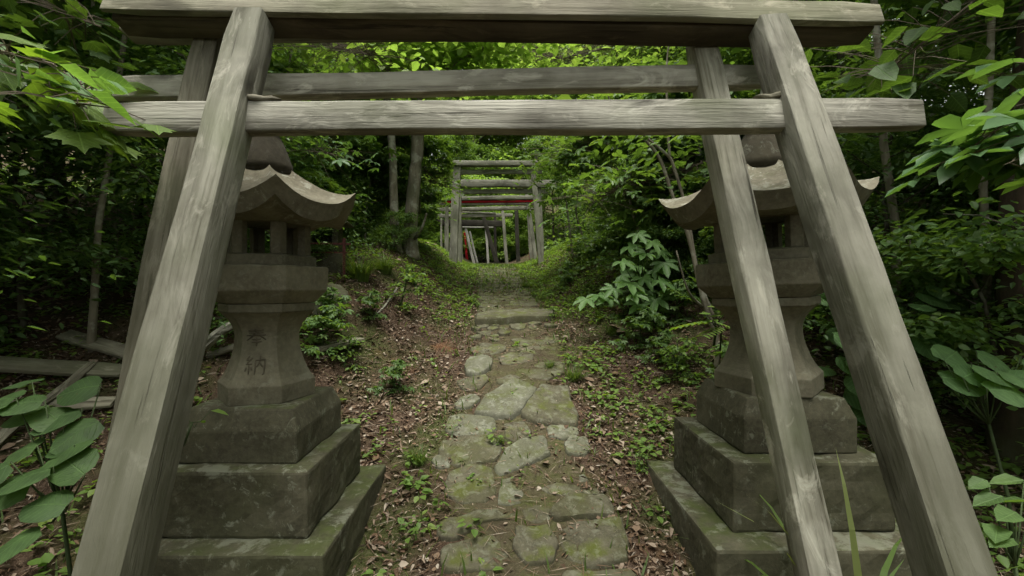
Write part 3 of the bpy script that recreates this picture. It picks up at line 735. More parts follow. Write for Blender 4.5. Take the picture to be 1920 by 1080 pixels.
def T_palm(n=5, spread=150, wd=.36):
    V = [(0, 0, 0)]; F = []
    for k in range(n):
        a = R(-spread/2+spread*k/(n-1)); L = 1-.28*abs(k-(n-1)/2)/((n-1)/2); c, s = math.cos(a), math.sin(a)
        b = len(V)
        for x, y, z in ((.38, -wd*.42, .03), (.75, -wd*.40, -.02), (1, 0, -.16), (.75, wd*.40, -.02), (.38, wd*.42, .03)):
            x *= L; y *= L; V.append((x*c-y*s, x*s+y*c, z))
        F += [(0, b, b+1, b+2), (0, b+2, b+3, b+4)]
    return np.array(V), F
def T_pinnate(n=7):
    V = []; F = []
    for k in range(n):
        x = .12+.8*k/n
        for sg in (-1, 1):
            b = len(V); L = .24*(1-.35*abs(k/n-.4)); w_ = .055
            for q, (u, t) in enumerate(((0, 0), (.35, w_), (.75, w_*.7), (1, 0), (.75, -w_*.7), (.35, -w_))):
                V.append((x+u*L*.35+t, sg*(u*L), -.12*x*x-.06*u*u))
            F += [(b, b+1, b+2, b+3), (b, b+3, b+4, b+5)]
    b = len(V); V += [(0, -.006, 0), (1, -.002, -.12), (1, .002, -.12), (0, .006, 0)]; F.append((b, b+1, b+2, b+3))
    return np.array(V), F
TPL = {'oval': T_oval(), 'narrow': T_oval(.28, .05, .16), 'round': T_round(), 'maple': T_maple(), 'palm': T_palm(5, 190, .42), 'palm7': T_palm(7, 220, .30), 'pinnate': T_pinnate(), 'wide': T_oval(.66, .08, .10)}

def leaves(name, tpl, pos, size, az, pitch, roll):
    tv, tf = TPL[tpl]; N = len(pos); nv = len(tv)
    ca, sa, cp, sp, cr, sr_ = np.cos(az), np.sin(az), np.cos(pitch), np.sin(pitch), np.cos(roll), np.sin(roll)
    Z0 = np.zeros(N); O1 = np.ones(N)
    Rx = np.stack([np.stack([O1, Z0, Z0], -1), np.stack([Z0, cr, -sr_], -1), np.stack([Z0, sr_, cr], -1)], 1)
    Ry = np.stack([np.stack([cp, Z0, sp], -1), np.stack([Z0, O1, Z0], -1), np.stack([-sp, Z0, cp], -1)], 1)
    Rz = np.stack([np.stack([ca, -sa, Z0], -1), np.stack([sa, ca, Z0], -1), np.stack([Z0, Z0, O1], -1)], 1)
    M3 = Rz @ Ry @ Rx
    V = np.einsum('nij,vj->nvi', M3, tv)*np.asarray(size)[:, None, None]+np.asarray(pos)[:, None, :]
    base = (np.arange(N)*nv)[:, None]; fl = np.concatenate([np.array(f) for f in tf])
    loops = (base+fl[None]).ravel(); totals = np.tile([len(f) for f in tf], N)
    me = mesh_np(name, V.reshape(-1, 3), loops, totals)
    if N < 600 and len(me.loops) == len(loops):
        uvl = me.uv_layers.new(name='UVMap'); uvl.data.foreach_set('uv', np.tile(tv[fl][:, :2], (N, 1)).astype(np.float32).ravel())
    return me

def tree_data(seed, H, cb, cr, n_leaf, lsize, tpl='oval', trunk_r=.07, limbs=12, lean=.25, twigs=5, spray=.34, flat=.35, wig=.12, lim_up=.45, per=None):
    """trunk mesh (trunk, limbs, twigs) and crown mesh (leaves gathered in sprays along the twigs)"""
    rg = np.random.default_rng(seed); mb = MB()
    n = 9; pts = []; p = np.array([0, 0, -.15]); dirn = np.array([rg.normal(0, lean*.4), rg.normal(0, lean*.4), 1.0])
    for i in range(n+1):
        pts.append(p.copy()); dirn[:2] += rg.normal(0, wig, 2); dirn[:2] *= .85; p = p+dirn/np.linalg.norm(dirn)*(H*.92+.15)/n
    rad = [trunk_r*(1.25 if i == 0 else 1)*(1-.85*i/n)+.006 for i in range(n+1)]
    mb.tube(pts, rad, 7)
    P = np.array(pts); tips = []
    for j in range(limbs):
        t = cb/H+(1-cb/H)*((j+.5)/limbs)**.9; t = min(t, .98); f = t*n; i = int(f); q = P[i]*(1-(f-i))+P[min(i+1, n)]*(f-i)
        a = j*2.4+rg.uniform(-.5, .5); rel = (t-cb/H)/(1-cb/H+1e-6)
        L = cr*(1.0-.62*rel**1.6)*rg.uniform(.75, 1.12); up = lim_up*(.6+rel*1.1)
        lp = [q]; dv = np.array([math.cos(a), math.sin(a), up]); m = 6
        for _ in range(m):
            dv = dv+np.array([*rg.normal(0, .16, 2), rg.normal(-.03, .1)]); lp.append(lp[-1]+dv/np.linalg.norm(dv)*L/m)
        r0 = rad[i]*.55; mb.tube(lp, [max(.004, r0*(1-.8*k/m)) for k in range(m+1)], 5)
        for k in range(twigs):
            f2 = rg.uniform(.3, 1.0)*m; i2 = min(int(f2), m-1); b = lp[i2]*(1-(f2-i2))+lp[i2+1]*(f2-i2)
            dv2 = np.array([*rg.normal(0, .8, 2), rg.normal(.12, .25)]); dv2 = dv2/np.linalg.norm(dv2); tl = L*rg.uniform(.18, .38)
            e = b+dv2*tl; mid = b+dv2*tl*.5+np.array([0, 0, .03]); mb.tube([b, mid, e], [.006, .004, .003], 3, False)
            tips += [b+dv2*tl*s_ for s_ in (.35, .7, 1.0)]
        tips.append(lp[-1])
    tips = np.array(tips)
    idx = rg.integers(0, len(tips), n_leaf)
    sc = spray*rg.lognormal(0, .25, n_leaf)[:, None]
    off = rg.normal(0, 1, (n_leaf, 3))*np.array([1, 1, flat])*sc*.6
    off[:, 2] -= (off[:, 0]**2+off[:, 1]**2)*.35/max(spray, .1)*.4
    pos = tips[idx]+off
    az = np.arctan2(off[:, 1], off[:, 0])+rg.normal(0, .7, n_leaf)
    crown = leaves('crown', tpl, pos, lsize*rg.uniform(.55, 1.25, n_leaf), az, rg.normal(.22, .30, n_leaf), rg.normal(0, .38, n_leaf))
    return mb.mesh('trunk'), crown
def proto_tree(name, leafmat, barkmat, **kw):
    tr, cr = tree_data(**kw); tr.materials.append(M[barkmat]); tr.shade_smooth(); cr.materials.append(M[leafmat]); return (name, tr, cr)
def put_tree(pr, x, y, rz, s, label, cat, group=None, z=None, sz=1.0, leaf=None):
    root = empty(pr[0], (x, y, (gzf(x, y) if z is None else z)-.03), rz); root.scale = (s, s, s*sz)
    tag(root, label, cat, group); link('trunk', pr[1], None, root); link('crown', pr[2], None, root); return root
def relabel_mesh(pr, leafmat, name=None):
    c = pr[2].copy(); c.materials.clear(); c.materials.append(M[leafmat]); return (name or pr[0], pr[1], c)

TA = proto_tree('leafy_tree', 'leaf_mid', 'bark', seed=1, H=8, cb=2.2, cr=2.5, n_leaf=24000, lsize=.085, trunk_r=.085, limbs=15, twigs=6)
TB = proto_tree('leafy_tree', 'leaf_mid', 'bark', seed=2, H=6, cb=1.2, cr=2.0, n_leaf=19000, lsize=.075, trunk_r=.055, limbs=14, twigs=6, tpl='wide')
TD = proto_tree('slender_tree', 'leaf_dark', 'bark', seed=3, H=4.6, cb=.4, cr=1.6, n_leaf=15000, lsize=.072, trunk_r=.045, limbs=16, twigs=6)
TT = proto_tree('tall_tree', 'leaf_bright', 'bark_pale', seed=4, H=13, cb=3.2, cr=4.0, n_leaf=20000, lsize=.145, trunk_r=.14, limbs=18, twigs=7, spray=.6, tpl='wide')
TT2 = proto_tree('tall_tree', 'leaf_mid', 'bark', seed=14, H=12, cb=2.5, cr=3.6, n_leaf=28000, lsize=.13, trunk_r=.12, limbs=18, twigs=7, spray=.55)
SH = proto_tree('shrub', 'leaf_dark', 'bark', seed=5, H=2.3, cb=.15, cr=1.15, n_leaf=8500, lsize=.058, trunk_r=.02, limbs=14, twigs=5, spray=.22, flat=.5)
SM = proto_tree('shrub', 'leaf_mid', 'bark', seed=6, H=1.7, cb=.1, cr=1.0, n_leaf=7000, lsize=.060, trunk_r=.016, limbs=12, twigs=5, spray=.2, tpl='wide', flat=.4)
MP = proto_tree('maple_tree', 'leaf_bright', 'bark_pale', seed=7, H=5.5, cb=1.6, cr=2.2, n_leaf=7000, lsize=.14, trunk_r=.05, limbs=12, twigs=6, tpl='maple', flat=.18, spray=.36)
PA = proto_tree('sapling', 'leaf_mid', 'bark_pale', seed=8, H=3.2, cb=.8, cr=1.3, n_leaf=2000, lsize=.14, trunk_r=.025, limbs=10, twigs=4, tpl='palm', flat=.25, spray=.26)
SB = relabel_mesh(SM, 'leaf_blue', 'shrub'); TBd = relabel_mesh(TB, 'leaf_dark', 'slender_tree'); TAb = relabel_mesh(TA, 'leaf_bright'); TDm = relabel_mesh(TD, 'leaf_mid', 'slender_tree')
TBx = relabel_mesh(TB, 'leaf_mid', 'bushy_tree'); SMx = proto_tree('bushy_tree', 'leaf_bright', 'bark', seed=16, H=3.6, cb=.2, cr=2.0, n_leaf=8000, lsize=.14, trunk_r=.04, limbs=14, twigs=6, tpl='wide', spray=.4)
rf = random.Random(11)
GL = 'trees of the dark wood left of the path'; GR = 'trees of the dense wood right of the path'
def wood(lst, protos, label, cat, group, smin=.85, smax=1.2):
    for i, (x, y) in enumerate(lst):
        put_tree(protos[i % len(protos)], x+rf.uniform(-.3, .3), y+rf.uniform(-.3, .3), rf.uniform(0, 6.28), rf.uniform(smin, smax), label, cat, group)
# left
wood([(-3.6, 2.6), (-4.4, 3.6), (-4.0, 5.0), (-5.4, 2.2), (-5.2, 4.9), (-6.4, 3.6)], [TD, TBd], 'slender dark leafed tree in the deep shade beside the left lantern', 'tree', GL+', near the lantern')
wood([(-4.9, 6.4), (-6.3, 6.2), (-4.3, 8.4), (-6.0, 8.4), (-8, 8), (-7.4, 5.2), (-9.5, 6.5)], [TD, TA, TBd], 'mid-height leafy tree in the left wood behind the stone shrine', 'tree', GL+', behind the shrine')
wood([(-5.0, 11.2), (-7.4, 11), (-9.5, 11), (-12.5, 10.5), (-5.4, 14), (-7.0, 14.5), (-10, 14.5), (-14, 14), (-6, 18), (-9, 18.5), (-14, 19)], [TA, TT2, TA, TB], 'tree in the far left wood beyond the first torii of the row', 'tree', GL+', far off')
# right
wood([(3.7, 2.8), (4.6, 3.8), (4.4, 5.2), (5.6, 2.4), (5.3, 5.2), (6.6, 3.9)], [TD, TBd], 'slender dark leafed tree in the shade beside the right lantern', 'tree', GR+', near the lantern')
wood([(4.1, 7.2), (5.8, 7.4), (4.3, 9.4), (6.0, 9.2), (7.4, 7.4), (9.2, 7), (8, 5.2)], [TB, TA, TDm], 'mid-height leafy tree on the right bank behind the lantern', 'tree', GR+', on the bank')
wood([(4.7, 11.8), (7.0, 11.6), (8.5, 11.5), (12, 10.5), (5.6, 15), (8.0, 15), (10, 14.5), (14, 14), (6, 19), (9, 19), (14, 19)], [TB, TT2, TA, TA], 'tree in the far right wood beyond the bank', 'tree', GR+', far off')
# closing the view past the torii row
wood([(-7.5, 24), (7.5, 25), (-3.8, 33), (2.6, 33), (-8.5, 29), (8.5, 30), (0, 37), (-6, 35), (6, 36), (-12, 32), (12, 32), (-18, 26), (18, 26), (-17, 36), (17, 36)], [TT], 'tall sunlit yellow green tree closing the view past the torii row', 'tree', 'tall bright trees at the end of the path', .9, 1.25)
wood([(-2.4, 31.5), (1.8, 32.0), (-.3, 36), (5.2, 33), (-6.2, 32)], [TT], 'tallest yellow green tree rising behind the middle of the torii row', 'tree', 'tallest trees behind the torii row', 1.5, 1.7)
# a second storey of crowns over the sides
wood([(-5.6, 16.5), (5.4, 17.5)], [TT, TAb], 'bright crowned tree overhanging the torii row from the side', 'tree', 'bright trees beside the torii row', .75, .9)
# shrubs on the banks
wood([(-2.7, 3.9), (-3.3, 3.3), (-4.1, 2.7), (-2.9, 4.9), (-4.9, 3.3), (-3.0, 5.9), (-3.9, 5.3)], [SH], 'dark small leafed shrub on the left bank beside the lantern', 'shrub', 'dark shrubs left of the lantern', .8, 1.1)
wood([(-3.0, 6.7), (-2.8, 7.9), (-3.0, 8.8), (-3.2, 9.7), (-3.9, 8.9), (-3.6, 7.0), (-3.0, 10.8), (-3.1, 11.9), (-3.2, 13.2)], [SM, SH], 'bushy green shrub between the two pale trunks and the torii row', 'shrub', 'shrubs on the left bank behind the shrine', .8, 1.15)
wood([(2.5, 5.2), (2.9, 6.2), (2.25, 7.0), (2.3, 8.2), (2.9, 7.6), (2.1, 9.3), (2.6, 10.4), (2.0, 11.4), (2.6, 12.6), (3.5, 6.2)], [SM, SH, SM], 'leafy green shrub on the right bank up towards the torii row', 'shrub', 'shrubs on the right bank', .75, 1.1)
wood([(2.9, 3.4), (3.2, 2.6), (3.6, 3.6), (2.8, 4.3), (4.2, 2.9), (3.9, 4.4), (4.9, 3.4)], [SH, SM], 'dark shrub crowding behind the right lantern', 'shrub', 'dark shrubs right of the lantern', .75, 1.05)

wood([(-2.2, 21.5), (.2, 23), (2.2, 22), (-4.5, 20.5), (4.2, 20.5), (-1, 25.5), (1.8, 25.5), (-3.6, 24), (4.4, 24), (-6.5, 23), (6.8, 23), (0.4, 29), (-3, 28), (3.4, 28.5)], [TBx, SMx], 'bushy bright green tree low behind the end of the torii row', 'tree', 'low trees behind the torii row', .9, 1.5)
wood([(1.9, 5.7), (2.35, 6.5), (2.6, 5.0), (3.0, 4.6)], [PA], 'slim sapling with spread hand shaped leaves on the right bank', 'sapling', 'saplings on the right bank', .6, .95)
wood([(-2.6, 6.3), (-2.4, 7.2), (-2.1, 9.4), (-3.3, 5.5)], [PA], 'slim sapling with spread hand shaped leaves on the left bank', 'sapling', 'saplings on the left bank', .65, .95)
stp = proto_tree('young_tree', 'leaf_mid', 'bark_pale', seed=51, H=5.2, cb=3.2, cr=1.1, n_leaf=1400, lsize=.11, trunk_r=.022, limbs=9, twigs=4, wig=.07, spray=.3)
wood([(-2.75, 2.9), (-3.1, 2.35), (-3.0, 3.6), (-3.9, 3.1), (-3.3, 4.1), (-2.6, 4.4), (-4.6, 3.9), (-2.9, 5.2)], [stp], 'thin bare stemmed young tree in the shade left of the left lantern', 'tree', 'thin stems left of the lantern', .8, 1.2)
wood([(2.75, 3.1), (3.2, 2.9), (2.6, 4.0), (3.4, 3.8), (2.45, 4.7), (4.2, 3.4)], [stp], 'thin bare stemmed young tree in the shade right of the right lantern', 'tree', 'thin stems right of the lantern', .8, 1.2)
wood([(2.0, 4.9), (2.3, 5.4), (2.45, 4.4), (2.1, 6.3), (2.7, 5.8), (1.5, 7.9), (2.9, 5.1)], [SM], 'low leafy bush on the slope of the right bank', 'shrub', 'low bushes on the right bank', .32, .5)
wood([(-2.5, 5.9), (-2.3, 5.0), (-2.9, 4.4), (-1.5, 6.6), (-1.6, 7.7), (-1.9, 8.6)], [SM], 'low leafy bush on the slope of the left bank', 'shrub', 'low bushes on the left bank', .28, .42)
wood([(-1.1, 21.9), (0.0, 22.0), (-2.0, 22.3), (1.0, 22.4), (-.5, 22.9)], [SMx], 'low bright bush straight behind the last gate of the row', 'shrub', 'bright bushes behind the last gate', .5, .7)
wood([(-4.6, .2), (4.6, .2), (-4.3, -1.6), (4.3, -1.6), (-3.0, -3.4), (3.0, -3.4)], [TBd], 'unseen leafy tree added beside the viewpoint to shade the sides of the view', 'tree', 'unseen trees added beside the viewpoint', .9, 1.1)  # out of view, added to darken the frame edges and post feet
# ------------------------------------------------------------------ named trees
def tube_tree(name, label, chains, mat, leafspec=None, cat='tree', n=8):
    p0 = Vector(chains[0][0][0]); root = empty(name, p0); tag(root, label, cat)
    mb = MB(); tips = []
    for ch in chains:
        pts = [Vector(p)-p0 for p, r in ch]; rs = [r for p, r in ch]
        P2, R2 = [], []
        for i in range(len(pts)-1):
            for t in np.linspace(0, 1, 4, endpoint=False):
                a = pts[max(i-1, 0)]; b = pts[i]; c = pts[i+1]; d = pts[min(i+2, len(pts)-1)]
                P2.append(.5*((2*b)+(c-a)*t+(2*a-5*b+4*c-d)*t*t+(3*b-a-3*c+d)*t**3)); R2.append(rs[i]*(1-t)+rs[i+1]*t)
        P2.append(pts[-1]); R2.append(rs[-1]); mb.tube(P2, R2, n); tips.append((P2, R2))
    o = mb.build('trunk', M[mat], root, smooth=True)
    if leafspec:
        seed, N, size, tpl, lm, spray, zmin, rmax = leafspec; rg = np.random.default_rng(seed)
        T = np.array([p[:] for P2, R2 in tips for p, r in zip(P2, R2) if r < rmax and p.z > zmin])
        T = T[rg.integers(0, len(T), N)]; off = rg.normal(0, 1, (N, 3))*np.array([spray, spray, spray*.45])
        c = leaves('crown', tpl, T+off, size*rg.uniform(.6, 1.2, N), rg.uniform(0, 6.28, N), rg.normal(.2, .3, N), rg.normal(0, .3, N))
        link('crown', c, M[lm], root)
    return root
g0 = hit(750, 482)
def A(px, py, d, r): return (at(px, py, d), r)
tube_tree('pale_tree', 'pale trunked tree with thin straight stem, left one of the pair on the left bank',
    [[A(752, 492, 7.0, .085), A(741, 440, 7.0, .07), A(738, 360, 7.0, .065), A(735, 270, 7.05, .06), A(722, 150, 7.2, .055), A(714, 50, 7.3, .05), A(706, -150, 7.4, .03)],
     [A(722, 150, 7.2, .03), A(738, 100, 7.0, .025), A(742, 40, 6.9, .02), A(760, -60, 6.8, .012)],
     [A(716, 90, 7.3, .03), A(660, 20, 7.5, .02), A(600, -40, 7.6, .012)]],
    'bark_pale', (21, 2600, .15, 'wide', 'leaf_bright', .55, 2.6, .032))
tube_tree('pale_tree', 'thicker pale trunked tree with blotchy bark, right one of the pair on the left bank',
    [[A(772, 488, 7.2, .14), A(769, 440, 7.2, .115), A(775, 360, 7.2, .105), A(783, 270, 7.25, .10), A(784, 150, 7.3, .09), A(783, 50, 7.35, .08), A(790, -150, 7.4, .05)],
     [A(784, 140, 7.3, .035), A(806, 92, 7.2, .03), A(845, 68, 7.1, .025), A(900, 60, 7.0, .02), A(960, 20, 6.9, .01)],
     [A(784, 170, 7.3, .035), A(815, 118, 7.1, .03), A(850, 88, 7.0, .022), A(862, 60, 7.0, .016), A(890, 0, 6.9, .01)],
     [A(800, 150, 7.3, .03), A(850, 122, 7.0, .028), A(890, 100, 6.9, .024), A(935, 74, 6.8, .02), A(1000, 60, 6.7, .014), A(1080, 30, 6.6, .008)],
     [A(772, 455, 7.2, .03), A(790, 430, 7.0, .02), A(800, 400, 6.9, .012)]],
    'bark_pale', (22, 2600, .14, 'wide', 'leaf_bright', .5, 2.6, .03))
b = hit(1340, 695)
tube_tree('forked_sapling', 'thin forked grey sapling left of the right lantern', 
    [[(b+Vector((0, 0, -.05)), .026), (at(1345, 640, b.y), .019), (at(1318, 560, b.y), .020), (at(1290, 440, b.y), .017), (at(1262, 370, b.y), .015), (at(1238, 300, b.y), .014), (at(1208, 262, b.y), .012), (at(1172, 240, b.y), .009), (at(1140, 180, b.y), .006)],
     [(at(1340, 600, b.y), .016), (at(1310, 520, b.y), .015), (at(1288, 400, b.y), .014), (at(1262, 310, b.y), .013), (at(1250, 290, b.y), .012), (at(1215, 260, b.y), .009), (at(1185, 230, b.y), .006)],
     [(at(1256, 300, b.y), .012), (at(1252, 240, b.y), .010), (at(1250, 120, b.y), .008), (at(1262, 40, b.y), .005)],
     [(at(1318, 575, b.y), .010), (at(1290, 545, b.y-.1), .008), (at(1268, 470, b.y-.15), .006)],
     [(at(1345, 640, b.y), .012), (at(1375, 660, b.y-.15), .009), (at(1395, 668, b.y-.25), .006)]],
    'bark_pale', (23, 260, .10, 'wide', 'leaf_mid', .30, 1.3, .013), n=6)
b = hit(1080, 480)
for lab, chain in (('thin pale sapling stem just right of the torii row', [(1074, 484), (1068, 430), (1060, 370), (1050, 320), (1046, 270)]), ('thin grey sapling stem on the right bank with a slight bend', [(1102, 470), (1088, 430), (1080, 395), (1086, 340), (1080, 280)])):
    q = hit(*chain[0]); d = min(q.y, 8.0)
    tube_tree('sapling', lab, [[(at(px, py, d), .022-.004*i) for i, (px, py) in enumerate(chain)]], 'bark_pale', (24, 160, .13, 'palm', 'leaf_mid', .35, 1.0, .02), n=5)
tube_tree('old_tree', 'thick reddish brown trunk at the right edge of the frame', 
    [[(at(1912, 940, 2.6), .17), (at(1910, 760, 2.6), .125), (at(1915, 600, 2.6), .11), (at(1915, 420, 2.65), .10), (at(1930, 200, 2.7), .09), (at(1950, -60, 2.8), .08), (at(1960, -600, 2.9), .05)]],
    'bark_red', (25, 1500, .12, 'wide', 'leaf_dark', .8, 3.5, .2), n=12)

# ------------------------------------------------------------------ near plants
def plant(name, label, cat, base, sprays, mat, tpl, seed, stemr=.004, group=None):
    """sprays: list of (tip point, leaf size, azimuth, pitch, roll); each carried on a stem from the base"""
    base = Vector(base); root = empty(name, base); tag(root, label, cat, group); rg = np.random.default_rng(seed)
    mb = MB()
    node = sum((Vector(a[0])-base for a in sprays), Vector())/len(sprays); node = node*.72
    mb.tube([Vector((0, 0, -.03)), node*.45+Vector((.02, 0, .03)), node], [stemr*2.2, stemr*1.9, stemr*1.5], 6)
    for (tip, s_, az, pi_, ro) in sprays:
        t = Vector(tip)-base; t0 = node; mb.tube([node, (node+t)*.5-Vector((0, 0, .02)), t], [stemr, stemr*.8, stemr*.5], 5)
    mb.build('stem', M['stem' if stemr < .006 else 'twig'], root, smooth=True)
    arr = sprays
    me = leaves('leaves', tpl, np.array([(Vector(a[0])-base)[:] for a in arr]), np.array([a[1] for a in arr]), np.array([a[2] for a in arr]), np.array([a[3] for a in arr]), np.array([a[4] for a in arr]))
    me.shade_smooth(); link('leaves', me, M[mat], root); return root
rg = random.Random(3)
def face(az, t, j=.15):
    return az, -t*math.sin(az)+rg.uniform(-j, j), t*math.cos(az)+rg.uniform(-j, j)
# big round leaves, bottom left
L = [(45, 765, 1.62), (80, 815, 1.60), (30, 850, 1.55), (150, 735, 1.70), (115, 780, 1.66), (25, 795, 1.62), (100, 850, 1.56), (135, 830, 1.6), (60, 890, 1.5), (120, 905, 1.5), (20, 925, 1.48), (90, 960, 1.45), (40, 1000, 1.42), (150, 800, 1.64), (-20, 880, 1.5), (-10, 760, 1.6), (20, 730, 1.72)]
bs = E(-1.55, 1.62, 0); bs.z = gzf(bs.x, bs.y)
plant('broad_leaf_plant', 'plant with big round mid green leaves in the bottom left corner', 'plant', bs, [(at(x+40, y-15, d), rg.uniform(.12, .155), *face(3.4+rg.uniform(-.7, .6), .5, .3)) for x, y, d in L], 'vein_dark', 'round', 1)
L = [(350, 765, 2.15), (372, 790, 2.1), (395, 770, 2.15), (335, 800, 2.05)]
bs = Vector((-1.62, 2.15, 0)); bs = at(345, 820, 1.78); 
plant('seedling', 'small bright seedling between the left post and the left lantern base', 'plant', bs, [(at(x, y, 1.79), rg.uniform(.05, .07), rg.uniform(0, 6), rg.uniform(0, .4), 0) for x, y, d in L], 'leaf_weed', 'wide', 2, .002)
# round leaved plants at the right
L = [(1800, 668, 2.1), (1850, 672, 2.05), (1900, 690, 2.0), (1835, 700, 2.02), (1790, 695, 2.1), (1880, 720, 1.95), (1925, 700, 2.0), (1860, 650, 2.15), (1945, 660, 2.1)]
bs = at(1905, 900, 2.0); bs.z = gzf(bs.x, bs.y)
plant('broad_leaf_plant', 'plant with round pale green leaves right of the outer post', 'plant', bs, [(at(x-30, y+8, d), rg.uniform(.14, .18), *face(rg.uniform(-1.0, .5), .55, .25)) for x, y, d in L], 'vein_blue', 'round', 4)
L = [(1850, 900, 1.6), (1880, 930, 1.55), (1905, 960, 1.5), (1870, 985, 1.5), (1920, 900, 1.6), (1900, 1010, 1.45), (1935, 940, 1.5)]
bs = at(1925, 1080, 1.45); bs.z = gzf(bs.x, bs.y)
plant('broad_leaf_plant', 'low broad leafed plant in the bottom right corner', 'plant', bs, [(at(x, y, d), rg.uniform(.08, .12), rg.uniform(2.4, 3.9), rg.uniform(.0, .4), rg.uniform(-.4, .4)) for x, y, d in L], 'vein_mid', 'wide', 5)
L = [(x+dx, y+dy, 2.9) for x, y in [(1545, 530), (1530, 560), (1560, 590), (1590, 600), (1560, 625), (1600, 640), (1640, 590), (1620, 660), (1575, 665), (1700, 575), (1740, 570), (1720, 545), (1735, 610), (1600, 700), (1640, 710), (1580, 730), (1560, 690), (1690, 640), (1640, 745), (1610, 760)] for dx, dy in ((0, 0), (22, -14))]
bs = at(1625, 730, 3.0); bs.z = gzf(bs.x, bs.y)
plant('broad_leaf_shrub', 'shrub with rounded green leaves seen between the two right posts', 'shrub', bs, [(at(x, y, 2.8+rg.uniform(-.2, .2)), rg.uniform(.13, .19), *face(rg.uniform(-3, 0), .6, .25)) for x, y, d in L], 'vein_blue', 'round', 6)
# palmate leaved shrub on the right bank
pal = [(1195, 438), (1222, 452), (1178, 462), (1208, 475), (1238, 470), (1165, 490), (1195, 498), (1225, 505), (1245, 492), (1205, 520), (1180, 530), (1235, 525), (1215, 545), (1188, 552), (1150, 540), (1120, 552), (1100, 560), (1140, 558), (1165, 515), (1255, 540), (1230, 560), (1200, 570)]
bs = hit(1215, 600)
plant('palmate_shrub', 'low shrub with hand shaped pale green leaves on the right bank', 'shrub', bs, [(at(x, y, bs.y-rg.uniform(0, .5)), rg.uniform(.15, .23), *face(rg.uniform(3.6, 5.9), .6, .3)) for x, y in pal], 'leaf_pale', 'palm', 7)
bs = hit(1330, 640); bs = at(1345, 625, 3.3)
plant('fern_sprig', 'sprig of feathery paired leaflets left of the right lantern pillar', 'plant', at(1338, 640, 3.45), [(at(1350, 598, 3.2), .40, 3.3, .05, .2), (at(1352, 612, 3.25), .30, 3.8, .1, 0), (at(1320, 585, 3.3), .10, 1.0, 0, .3), (at(1345, 578, 3.2), .10, .2, 0, -.3), (at(1335, 600, 3.1), .22, 5.8, .3, -.1)], 'leaf_weed', 'pinnate', 8)
L = [(1322, 585), (1340, 572), (1350, 590), (1362, 578), (1330, 600)]
plant('seedling', 'seedling with two rounded leaves above the feathery sprig', 'plant', at(1350, 650, 3.4), [(at(x, y, 3.2), .085, rg.uniform(0, 6), 0, 0) for x, y in L], 'leaf_weed', 'round', 9, .003)
HB = proto_tree('herb', 'leaf_weed', 'stem', seed=41, H=.42, cb=.03, cr=.22, n_leaf=260, lsize=.05, trunk_r=.004, limbs=8, twigs=3, spray=.06, tpl='wide')
HC = proto_tree('herb', 'leaf_mid', 'stem', seed=42, H=.5, cb=.05, cr=.3, n_leaf=160, lsize=.075, trunk_r=.005, limbs=8, twigs=3, spray=.08, tpl='palm')
for (px, py, pr, s_, lab) in ((745, 575, HB, 1.0, 'bushy little green plant on the left slope below the pale trunks'), (600, 668, HC, .85, 'leafy herb against the right side of the left lantern pillar'), (640, 690, HB, .7, 'small herb beside the flat grey board'),
    (735, 735, HC, .55, 'low herb on the left litter slope near the path'), (890, 575, HB, .5, 'small herb on the left edge of the path above the step'), (1045, 600, HB, .5, 'small herb touching the right end of the step slab'),
    (1235, 680, HC, .6, 'low herb below the drooping tuft on the right bank'), (1180, 640, HB, .5, 'small bright herb near the dry brown leaf'), (1270, 690, HB, .55, 'little herb left of the right lantern plinth'), (1140, 575, HC, .6, 'herb under the lowest hand shaped leaves'),
    (1200, 890, HB, .35, 'tiny herb at the corner of the right lantern base'), (1100, 560, HB, .6, 'bright herb on the right bank beside the climbing path'), (690, 600, HC, .6, 'herb by the bare stick on the left slope'), (620, 610, HC, .7, 'herb in front of the lichen spotted stones')):
    q = hit(px, py); put_tree(pr, q.x, q.y, rf.uniform(0, 6), s_, lab, 'plant')
for i in range(46):
    sd_ = 1 if i % 6 else -1
    y = rf.uniform(3.4, 8.5); u = sd_*rf.uniform(.75, 2.6); x = float(path_c(y))+u
    if abs(x) > 1.0 and y < 3.3: continue
    put_tree(HC if i % 2 else HB, x, y, rf.uniform(0, 6), rf.uniform(.45, .95), 'leafy knee high herb growing on the slope of the %s bank' % ('right' if sd_ > 0 else 'left'), 'plant', 'herbs on the slope of the %s bank' % ('right' if sd_ > 0 else 'left'))
# overhanging leafy branches near the camera
def branch(label, chain, r, n, size, tpl, mat, seed, spray, droop=.25, name='leafy_branch', azc=None):
    root = empty(name, chain[0]); tag(root, label, 'branch'); p0 = Vector(chain[0]); rgn = np.random.default_rng(seed); mb = MB()
    pts = [Vector(p)-p0 for p in chain]; mb.tube(pts, [r*(1-.75*i/(len(pts)-1)) for i in range(len(pts))], 6)
    P3 = []
    for _ in range(n):
        f = (rgn.uniform(.05, 1)**.8)*(len(pts)-1); i = min(int(f), len(pts)-2); q = pts[i].lerp(pts[i+1], f-i)
        o = rgn.normal(0, 1, 3)*np.array([1, 1, .45])*spray; e = q+Vector(o); mb.tube([q, (q+e)/2+Vector((0, 0, .02)), e], [.003, .0025, .0015], 3, False); P3.append(e[:])
    mb.build('twig', M['twig'], root)
    az = rgn.uniform(0, 6.28, n) if azc is None else rgn.normal(azc, .6, n)
    me = leaves('leaves', tpl, np.array(P3), size*rgn.uniform(.65, 1.2, n), az, rgn.normal(droop, .3, n), rgn.normal(0, .35, n)); link('leaves', me, M[mat], root)
branch('bright lobed leaves hanging in at the top left corner', [at(-260, -100, 1.7), at(-120, 20, 1.65), at(0, 100, 1.6), at(90, 160, 1.55), at(150, 200, 1.5)], .008, 46, .145, 'maple', 'vein_bright', 31, .13, .45, azc=0)
